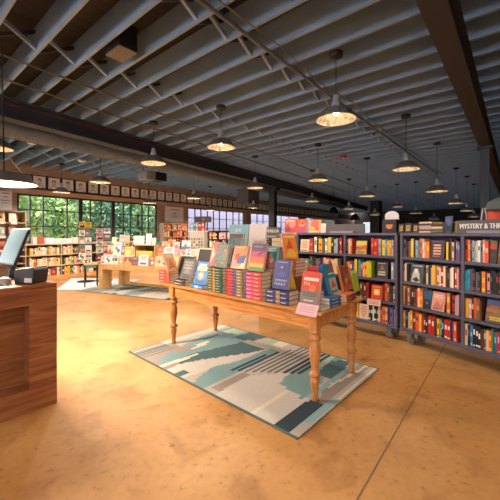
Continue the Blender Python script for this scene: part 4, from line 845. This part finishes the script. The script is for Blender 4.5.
# ------------------------------------------------------------------ back left: low bookcase below the windows
LB = 10.72
t0, t1 = tw(14, LB), tw(160, LB)
lo_ = thing('low_bookcase', 'long low wooden bookcase under the windows at left', 'bookcase', wp(t0, LB), WANG)
Ln = t1-t0; zsh = [.10, .42, .755, 1.085]
m = MB(); m.box(0, Ln, 0, .28, 0, .10, OAK); m.obj('plinth', lo_)
for z in zsh[1:]: m = MB(); m.box(0, Ln, 0, .28, z-.03, z, WOODLT); m.obj('shelf', lo_)
m = MB(); m.box(0, Ln, .27, .29, .1, 1.08, M('4a3626', .7)); m.obj('back_panel', lo_)
nb = int(Ln/1.25)
for i in range(nb+1): m = MB(); m.box(i*Ln/nb-.015, i*Ln/nb+.015, .005, .27, .1, 1.055, WOODWALL); m.obj('divider', lo_)
ULB = Unit(wp(t0, LB), WD, Ln)
palw = 'ccccwwwyyoojjiirsgmxnctea'
nm = ['bottom', 'middle', 'top']
for s in range(3):
    x = ULB.x(30); n = 0; R = random.Random(40+s); xe = ULB.x(92); nf = 0
    while x < xe:
        if R.random() < .035:
            wv = .17; nf += 1; kk = R.choice('ijwr')
            if (x+wv/2) % (Ln/nb) > .1:
                face_book(ULB.p(x+wv/2+.01, .03, zsh[s]+.0005), WANG, .15, .24, .02, PAL[kk][0], [('O', .5, .45, .22, 'd8a04a'), ('L', .15, .7, .85, .92, 2, '6a5a54')], '%s face-out book, %s such on the %s shelf of the low window bookcase' % (col(kk), ordn(nf), nm[s]), 'books on the low window bookcase', .1)
            x += wv+.02; continue
        wv = R.uniform(.035, .07); ph = (x+wv/2) % (Ln/nb)
        if ph < .05 or ph > Ln/nb-.05: x += .06; continue
        n += 1; k = R.choice(palw)
        shelf_book(ULB.p(x+wv/2, .02, zsh[s]+.0005), WANG, wv*.95, R.uniform(.2, .265), .16, k, '%s book standing %s from the left on the %s shelf of the low window bookcase' % (col(k), ordn(n), nm[s]), 'books on the low window bookcase', R.choice('wcko'), True, R); x += wv
def lb_item(u0, u1, vt, hx, label, name='box', cat='box', art=()):
    x0, x1 = ULB.x(u0, .06), ULB.x(u1, .06); p = ULB.p((x0+x1)/2, .06, 1.0855); h = (HV-vt)*p.y/F+H-1.0855
    simple_box(name, label, cat, p, WANG, x1-x0, .16, max(h, .05), hx, art)
lb_item(33, 37.2, 237, 'd8cbc0', 'white box on the low bookcase left of the rust-red box'); lb_item(37.6, 43.4, 236.2, 'b05a34', 'rust-red box on the low bookcase below the window')
lb_item(46, 54.5, 238, 'cfd8e2', 'pale blue box on the low bookcase below the window'); lb_item(55, 72, 238.6, 'e6ddd6', 'wide white display tray on the low bookcase', 'tray', 'tray', [('L', .3, .4, .7, .7, 1, 'a8a4a8')])
lb_item(73, 79, 237.5, 'e0d4cc', 'cream box on the low bookcase behind the spinner rack')
# pale rug strip by the windows
m = MB(); pr = [G(56, 290), G(104, 290), G(140, 279.5), G(72, 278.2)]
m.add([(p.x, p.y, .004) for p in pr]+[(p.x, p.y, 0) for p in pr], [(0, 1, 2, 3), (4, 7, 6, 5), (0, 4, 5, 1), (1, 5, 6, 2), (2, 6, 7, 3), (3, 7, 4, 0)], ramp_mat('pale_rug', [(.4, 'c3c8d2'), (.5, 'd9dae0'), (.6, 'b4bcc8')], .95, (1, 6, 1), 3)); tag(m.obj('area_rug'), 'pale blue-grey rug on the floor along the low bookcase', 'rug')

# wall shelving at the far left
t2, t3 = tw(-4, 10.75), tw(26.5, 10.75); W2 = t3-t2
ws = thing('wall_bookcase', 'tall wooden display bookcase against the wall behind the register', 'bookcase', wp(t2, 10.75), WANG); UW = Unit(wp(t2, 10.75), WD, W2)
wzs = [.12, .55, .95, 1.34, 1.73]
for x in (0, W2-.03): m = MB(); m.box(x, x+.03, 0, .27, 0, 2.06, WOODWALL); m.obj('side_panel', ws)
for z in wzs+[2.06]: m = MB(); m.box(.03, W2-.03, 0, .26, z-.03, z, WOODWALL); m.obj('shelf', ws)
m = MB(); m.box(.03, W2-.03, .255, .27, 0, 2.06, WOODWALL); m.obj('back_panel', ws)
R = random.Random(9); fcol = 'iocxwjirocisj'
for s in range(2, 5):
    n = 0; x = .06
    while x < W2-.15:
        n += 1; k = R.choice(fcol); w = R.uniform(.17, .22)
        face_book(UW.p(x+w/2, .08, wzs[s]+.0005), WANG, w, R.uniform(.24, .29), .02, PAL[k][0], art1(PAL[R.choice(fcol)][0], PAL[R.choice('kwm')][0]), '%s face-out book, %s from left, %s shelf of the bookcase behind the register' % (col(k), ordn(n), ['', 'fourth', 'third', 'second', 'top'][s]), 'face-out books behind the register', .15)
        m = MB(); m.box(-.07, .07, -.006, -.001, -.06, 0, M('ecdcd0', .7)); tag(m.obj('shelf_card', None, UW.p(x+w/2, -.001, wzs[s]), WANG), 'white shelf card under the %s face-out book, %s shelf behind the register' % (ordn(n), ['', 'fourth', 'third', 'second', 'top'][s]), 'card', 'shelf cards behind the register')
        x += w+R.uniform(.04, .1)

# ------------------------------------------------------------------ oak waterfall display table
dd = unit(.92, -.39); DO = G(98.5, 289.5); UD = Unit(DO, dd, 2.6); DZ = .645
dt = thing('display_table', 'light oak waterfall display table near the windows at left', 'table', DO, UD.rz)
m = MB(); m.bbox(0, 2.6, 0, .95, DZ-.13, DZ, OAK, None, .004); m.obj('table_top', dt)
for xa in (0, 2.47):
    for ya in (0, .65): m = MB(); m.bbox(xa, xa+.13, ya, ya+.3, 0, DZ-.13, OAK, None, .004); m.obj('leg_panel', dt)
m = MB(); m.box(.13, 2.47, .72, .9, .02, .1, OAK); m.obj('foot_rail', dt)
pr = G(91, 293.2); rug('area_rug', 'teal and grey geometric rug under the oak display table', (DO-dd*.35-UD.n*.35+Vector((2.9*dd.x, 2.9*dd.y, .001))), UD.rz, 2.9, 1.7)
def ditem(u0, u1, vt, off, zb, hx, art, label, lean=.15, t=.025, name='book', cat='book'):
    x0, x1 = UD.x(u0, off), UD.x(u1, off); p = UD.p((x0+x1)/2, off, zb+.0005); h = (HV-vt)*p.y/F+H-zb
    face_book(p, UD.rz, x1-x0, h, t, hx, art, label, 'items on the oak display table', lean, True, name, cat)
wd = 'on the front row of the oak display table'
FR = [(100.5, 104.5, 256, 'e2d8cc', 'c86a5a', '8a7a70', 'cream'), (105, 110.5, 255, 'ece4da', '5a7a9a', '6a6a6a', 'white and blue'), (111.3, 117.4, 254.3, 'e4e2d8', '5a8a5a', '4a4a4a', 'white and green'), (118, 123.2, 257, 'e08a62', 'f0c8a0', 'f4e0d0', 'salmon orange'), (124, 130.8, 257, '9c3a30', 'd8a04a', 'e0c090', 'dark red'), (131.4, 137.4, 257, '5c504e', 'a85a50', 'c8b8b0', 'dark grey'), (138.3, 147.5, 255, 'efe6df', 'c86a5a', '5a7a8a', 'large white'), (148, 154.2, 257.2, 'b86a4a', '4a86b0', 'f0d8c0', 'rust and blue'), (154.8, 160.6, 256.5, 'e6d2ae', 'c8a060', '8a7a5a', 'cream yellow'), (161.4, 168.2, 256.6, 'b8c0a8', '4a6a58', '3a4a40', 'grey-green'), (169, 175, 257, 'e6b8a8', 'c86a6a', '9a5a5a', 'pale pink'), (176, 183, 256.5, 'd8b070', 'a85a3a', '6a4a3a', 'tan'), (184, 191, 256, '9ab0b8', '4a6a7a', 'e8e8e8', 'grey-blue')]
for u0, u1, vt, hx, a_, b_, nme in FR: ditem(u0, u1, vt, .07, DZ, hx, art1(a_, b_), '%s book %s' % (nme, wd))
def riser(u0, u1, off, z, d, label, hx='e2d8cc'):
    x0, x1 = UD.x(u0, off), UD.x(u1, off); simple_box('display_riser', label, 'riser', UD.p((x0+x1)/2, off, DZ+.0005), UD.rz, x1-x0, d, z-DZ, hx)
riser(106, 132.8, .26, .86, .22, 'low pale riser at the left of the oak table'); riser(158, 196, .26, .86, .22, 'low pale riser at the right of the oak table')
riser(108, 132.0, .50, 1.05, .3, 'tall pale riser at the back left of the oak table'); riser(159, 200, .50, 1.02, .3, 'tall pale riser at the back right of the oak table')
wd = 'on the second row of the oak display table'
for u0, u1, vt, hx, a_, b_, nme in [(113.2, 120.4, 242.8, 'f0eae4', '8a8a90', '6a6a70', 'white sketched'), (120.9, 124, 246, '7a5a5a', 'c8a0a0', 'e0d0d0', 'slim brown'), (124.6, 130.6, 247.4, 'e3c552', 'f0e0a0', 'b88a3a', 'yellow'), (107, 112.6, 245.5, 'd8c8a0', 'b86a4a', '7a6a5a', 'cream'), (157, 161.8, 248, 'd8582c', 'f0a060', 'f4d0b0', 'orange-red'), (164, 173.6, 247.2, 'f0e8e2', 'c84a4a', 'b84a4a', 'white with red lines'), (174.4, 179.2, 250, 'e0a0a0', 'f0d0c8', 'c07a7a', 'pink'), (180.4, 184.5, 250.8, 'e09a90', 'f4d8c8', 'a85a5a', 'coral pink'), (185.3, 191, 249, 'dcd4cc', '8a9ab0', '6a6a70', 'pale grey')]:
    ditem(u0, u1, vt, .30, .86, hx, art1(a_, b_), '%s book %s' % (nme, wd))
wd = 'on the back row of the oak display table'
for u0, u1, vt, hx, a_, b_, nme in [(111, 115.6, 237, 'c8d0a0', '8aa06a', 'e8e8d8', 'pale green'), (118.6, 124.6, 234.8, 'e0b8b0', '7aa0a8', '9a6a6a', 'pink and teal'), (125, 128.4, 235, 'b89a6a', 'd8c8a0', '6a5a3a', 'tan'), (161, 166.4, 241.5, 'e6a8a0', 'f4e0d8', 'b06a6a', 'rose pink'), (167, 172.6, 240.4, 'd88a5a', 'f0d0a0', '8a4a2a', 'apricot'), (173.2, 179, 241.8, 'e2b0a8', 'd86a7a', 'f4e4e0', 'blush pink'), (181.2, 190, 240.6, 'e4e0de', '6a7a8a', '8a8a90', 'white and grey')]:
    ditem(u0, u1, vt, .56, 1.05 if u0 < 140 else 1.02, hx, art1(a_, b_), '%s book %s' % (nme, wd))
# wooden crate with yellow book pile
x0, x1 = UD.x(134.2, .3), UD.x(154.8, .3); cw = x1-x0; p = UD.p((x0+x1)/2, .3, DZ+.0005); ch = (HV-244.8)*p.y/F+H-DZ
cr = thing('wooden_crate', 'open wooden crate holding yellow bundles at the middle of the oak table', 'crate', p, UD.rz)
for a_, b_, c_, e_ in ((-cw/2, -cw/2+.02, 0, ch), (cw/2-.02, cw/2, 0, ch)): m = MB(); m.box(a_, b_, 0, .4, c_, e_, OAK); m.obj('side_panel', cr)
m = MB(); m.box(-cw/2+.02, cw/2-.02, 0, .4, 0, .02, OAK); m.obj('bottom_panel', cr)
m = MB(); m.box(-cw/2+.02, cw/2-.02, 0, .4, ch-.02, ch, OAK); m.obj('top_panel', cr)
m = MB(); m.box(-cw/2+.02, cw/2-.02, .385, .4, .02, ch-.02, M('5a3418', .7)); m.obj('back_panel', cr)
for i in range(3):
    flat_book(UD.p((x0+x1)/2-.02, .32, DZ+.021+i*.105), UD.rz+rnd.uniform(-.04, .04), cw*.82, .06, .103, [(0, 1, ['d8942a', 'e8b02c', 'f0c040'][i])], '%s yellow bundle in the wooden crate, %s from the bottom' % (['amber', 'golden', 'bright'][i], ordn(i+1)), 'yellow bundles in the crate', ['d8942a', 'e8b02c', 'f0c040'][i], ['d8942a', 'e8b02c', 'f0c040'][i])
zc_ = DZ+ch+.001
for u0, u1, vt, hx, nme in [(133.4, 144, 236, 'c6d0c4', 'wide pale sage box'), (145.8, 151.2, 233.8, 'efe2da', 'tall white and pink card'), (152, 155.6, 237.8, 'b8ccb8', 'small mint card')]:
    ditem(u0, u1, vt, .36, zc_, hx, [('L', .2, .6, .8, .85, 2, 'c8b8b0')], nme+' standing on top of the wooden crate', .06, .02, 'display_card', 'card')
# teal vase with sprigs on the right riser
p = UD.p(UD.x(159.2, .6), .6, 1.021); o = thing('vase', 'round teal vase with leafy sprigs at the back of the oak table', 'vase', p)
m = MB(); m.lathe([(.04, 0), (.085, .05), (.095, .11), (.08, .17), (.05, .2)], M('1f8a7a', .35), None, 20); m.obj('vase_body', o)
m = MB(); R = random.Random(3)
for q in range(40):
    a_ = R.uniform(0, 2*PI); r = R.uniform(.02, .2); z = .2+R.uniform(0, .16); c = Vector((r*math.cos(a_), r*math.sin(a_), z)); s_ = .035
    m.add([c+Vector((-s_, 0, 0)), c+Vector((0, -s_*.5, s_*.3)), c+Vector((s_, 0, .02)), c+Vector((0, s_*.5, s_*.3))], [(0, 1, 2, 3)], R.choice([M('6a7a4a', .7), M('7a5a3a', .7)]))
    if q < 10: m.tube([(0, 0, .18), c], .004, M('6a5a3a', .8), 4)
m.obj('sprigs', o)

# stool
p = G(91, 286.2); st = thing('stool', 'dark-framed stool with wooden seat and teal apron left of the oak table', 'stool', p, .5)
m = MB(); m.bbox(-.17, .17, -.17, .17, .575, .605, OAK, None, .008); m.obj('seat', st)
m = MB(); m.box(-.125, .125, -.125, .125, .50, .575, M('5f9c9a', .7)); m.obj('apron', st)
for x in (-1, 1):
    for y in (-1, 1): m = MB(); m.tube([(x*.15, y*.15, 0), (x*.145, y*.145, .575)], .014, M('3a2e28', .5)); m.obj('leg', st)
m = MB()
for a_ in (-.15, .15): m.tube([(a_, -.15, .2), (a_, .15, .2)], .008, M('3a2e28', .5), 6); m.tube([(-.15, a_, .24), (.15, a_, .24)], .008, M('3a2e28', .5), 6)
m.obj('rungs', st)

# card spinners
def spinner(label, u, Y, vt, where, seed, cols, rows, w):
    p = Vector(((u-CU)*Y/F, Y, 0)); ht = (HV-vt)*Y/F+H
    o = thing('card_spinner', label, 'card rack', p, .35); 
    m = MB(); m.lathe([(.24, 0), (.24, .02), (.03, .04)], IRON, None, 20); m.obj('base', o)
    m = MB(); m.tube([(0, 0, .03), (0, 0, ht)], .014, IRON); m.obj('pole', o)
    R = random.Random(seed); n = 0
    zz = .62
    wires = MB()
    dz = (ht-.65)/rows
    for r in range(rows):
        z = .65+dz*r
        for sd in range(4):
            a_ = sd*PI/2+.35
            wires.tube([Matrix.Rotation(sd*PI/2, 4, 'Z') @ Vector((-w, -w-.02, z)), Matrix.Rotation(sd*PI/2, 4, 'Z') @ Vector((w, -w-.02, z))], .005, IRON, 5)
            if sd in (0, 3):
                for c_ in range(2 if w > .15 else 1):
                    n += 1; k = 'y' if (r == rows-1 and seed == 8) else R.choice(cols); cw_ = (2*w/2-.01) if w > .15 else 2*w-.01; xx = (-w/2+c_*w) if w > .15 else 0
                    q = p+Matrix.Rotation(a_, 3, 'Z') @ Vector((xx, -w-.012, z+.006))
                    face_book(q, a_, cw_, dz*R.uniform(.78, .92), .006, PAL[k][0], art1(PAL[R.choice('wrtokiesu')][0], PAL[R.choice('kgmtu')][0]), '%s greeting card, %s counting up from lowest pocket, %s' % (col(k), ordn(n), where), 'cards on the spinner racks', .06, False, 'greeting_card', 'card')
    for x in (-1, 1):
        for y in (-1, 1): wires.tube([(x*w, y*w, .64), (x*w, y*w, ht-.02)], .005, IRON, 5)
    wires.obj('wire_pockets', o)
    return o, p, ht
spinner('wire card spinner rack left of the oak table, in front of the window', 104, 9.5, 227.5, 'right spinner rack', 5, 'wwicsgcwjmq', 5, .2)
o, p, ht = spinner('taller wire card spinner rack with yellow-topped cards, nearest the low bookcase', 86, 9.3, 221, 'left spinner rack', 8, 'cwjwiscga', 5, .17)

# ------------------------------------------------------------------ back centre: wall bookcase under the poster, fixtures
def back_case(label, p, rz, W, Ht, zs, cols, where, seed, wood, xr=None, hsz=(.2, .26)):
    o = thing('bookcase', label, 'bookcase', p, rz)
    for x in (0, W-.03): m = MB(); m.box(x, x+.03, 0, .28, 0, Ht, wood); m.obj('side_panel', o)
    for z in zs+[Ht]: m = MB(); m.box(.03, W-.03, 0, .27, z-.03, z, wood); m.obj('shelf', o)
    m = MB(); m.box(.03, W-.03, .265, .28, 0, Ht, wood); m.obj('back_panel', o)
    R = random.Random(seed); c, s = math.cos(rz), math.sin(rz)
    for i, z in enumerate(zs):
        x = .05; n = 0
        while x < W-.1:
            w = R.uniform(.045, .09); n += 1; k = R.choice(cols)
            q = Vector((p[0]+c*(x+w/2)-s*.03, p[1]+s*(x+w/2)+c*.03, z+.0005))
            shelf_book(q, rz, w*.95, R.uniform(*hsz), .15, k, '%s book standing %s from the left, %s shelf up on the %s' % (col(k), ordn(n), ordn(i+1), where), 'books on the '+where, R.choice('wck'), True, R); x += w
            if R.random() < .12: x += .08
    return o
ta_, tb_ = tw(163.5, 10.7), tw(188.5, 10.7)
back_case('wooden bookcase of orange books against the wall below the white text poster', wp(ta_, 10.7), WANG, tb_-ta_, 1.82, [.95, 1.25, 1.55], 'ooxxocucjrm', 'wall bookcase below the poster', 21, WOODWALL)
p = PY(208, 235, 11.5); back_case('dark bookcase in front of the pale windows behind the pine table', (p.x, p.y, 0), ang(unit(.8, -.2)), 1.15, 1.5, [.6, .9, 1.2], 'ocugmkwi', 'dark bookcase before the pale windows', 22, M('2c2522', .6))
# white display fixture with patterned panel
p = PY(197, 250, 8.6); fx = thing('display_fixture', 'white gift fixture with a patterned front left of the dark bookcase', 'fixture', (p.x, p.y, 0), -.15)
m = MB(); m.box(-.2, .2, 0, .3, 0, 1.45, M('d8cdbf', .6)); m.obj('cabinet', fx)
m = MB(); R = random.Random(2)
for i in range(5):
    for j in range(7): m.quad(-.17+.07*i, .75+.08*j, -.17+.07*i+.05, .75+.08*j+.06, -.002, M(R.choice(['b8a06a', '6a9a9a', 'c88a6a', '8a7a5a', 'e8dcc8']), .6))
m.obj('patterned_panel', fx)
m = MB(); m.box(-.23, .23, -.03, .32, 1.45, 1.48, M('e8e0d0', .5)); m.obj('top_shelf', fx)
for x, w, h, k, l in ((-.16, .09, .22, 'q', 'pale teal'), (-.08, .05, .24, 'g', 'grey'), (-.02, .05, .23, 'q', 'slim teal'), (.06, .1, .22, 'r', 'red'), (.15, .07, .24, 'x', 'orange-red')):
    q = Vector((p.x, p.y, 0))+Matrix.Rotation(-.15, 3, 'Z') @ Vector((x, .05, 1.4805)); shelf_book(q, -.15, w, h, .15, k, l+' book standing on the white gift fixture', 'books on the white gift fixture', 'w')
q = Vector((p.x, p.y, 0))+Matrix.Rotation(-.15, 3, 'Z') @ Vector((.12, .06, 1.722)); simple_box('storage_box', 'dark grey box lying across the books on the white gift fixture', 'box', q, -.15, .42, .2, .15, '4a4446', [(.5, .3, .7, .6, '8a7a78')])
# stand behind the table with piles and small sign
p = PY(272, 246, 5.4); ds = thing('display_pedestal', 'grey pedestal behind the pine table carrying two book piles', 'pedestal', (p.x, p.y, 0), -.1)
pz = p.z-.02; m = MB(); m.bbox(-.24, .22, 0, .3, 0, pz-.03, M('6a625c', .6), None, .005); m.obj('body', ds)
m = MB(); m.bbox(-.25, .23, -.01, .31, pz-.03, pz, M('57504c', .6), None, .004); m.obj('top', ds)
for i in range(4): flat_book(Vector((p.x-.12, p.y+.03, pz+.0005+.037*i)), -.1+rnd.uniform(-.03, .03), .17, .2, .0365, [(0, .5, '2e2626'), (.5, .7, 'b8a8a0'), (.7, 1, '2e2626')], 'dark book lying %s from the bottom of the left pile on the pedestal' % ordn(i+1), 'piles on the pedestal', '2e2626')
for i in range(5): flat_book(Vector((p.x+.09, p.y+.03, pz+.0005+.0295*i)), -.1+rnd.uniform(-.03, .03), .18, .2, .029, [(0, 1, 'd0b894')], 'cream book lying %s from the bottom of the right pile on the pedestal' % ordn(i+1), 'piles on the pedestal', 'd0b894')
w = .31; sg = thing('section_sign', 'small grey section sign with white lettering on the pedestal piles', 'sign', (p.x+.0, p.y+.06, pz+.15), -.1)
m = MB(); m.box(-w/2, w/2, 0, .02, .065, .19, M('5e5a58', .55)); m.obj('board', sg)
m = MB(); m.box(-w/2+.01, w/2-.02, -.005, .015, 0, .06, M('6f6764', .55)); m.box(-w/2+.03, w/2-.08, -.006, -.005, .02, .045, M('a89f98', .6)); m.obj('lower_strip', sg)
m = MB(); text(m, '& THRILLER', -w*.43, .1, w*.82, .05, -.001, M('e0dad4', .6), None, .002); m.obj('lettering', sg)

# far background: thin column, far window, rod
m = MB(); q = PY(376, 225, 20); m.box(-.28, .28, -.28, .28, 0, 3.4, M('2f2c2c', .6)); struct(m.obj('steel_column', None, (q.x, q.y, 0), AB))
# far daylight window in the far wall
o = FAR.obj('distant_books'); tag(o, 'rows of small and slim books filling distant wooden bookcases and gaps between larger books', 'books'); o['kind'] = 'stuff'
# ------------------------------------------------------------------ light
w = bpy.data.worlds.new('world'); bpy.context.scene.world = w; w.use_nodes = True
bg = w.node_tree.nodes['Background']; bg.inputs[0].default_value = (.93, .93, 1.0, 1); bg.inputs[1].default_value = 8
su = bpy.data.lights.new('sun', 'SUN'); su.energy = 4.5; su.angle = .1; so = bpy.data.objects.new('sun', su); C.objects.link(so)
so.rotation_euler = Vector((-.55, .25, -.8)).to_track_quat('-Z', 'Y').to_euler()
sc = bpy.context.scene
sc.view_settings.view_transform = 'Standard'; sc.view_settings.look = 'None'; sc.view_settings.gamma = 1; sc.view_settings.exposure = 0.08
try:
    sc.cycles.use_denoising = True; sc.cycles.max_bounces = 8; sc.cycles.diffuse_bounces = 5; sc.cycles.sample_clamp_indirect = 6
except Exception: pass
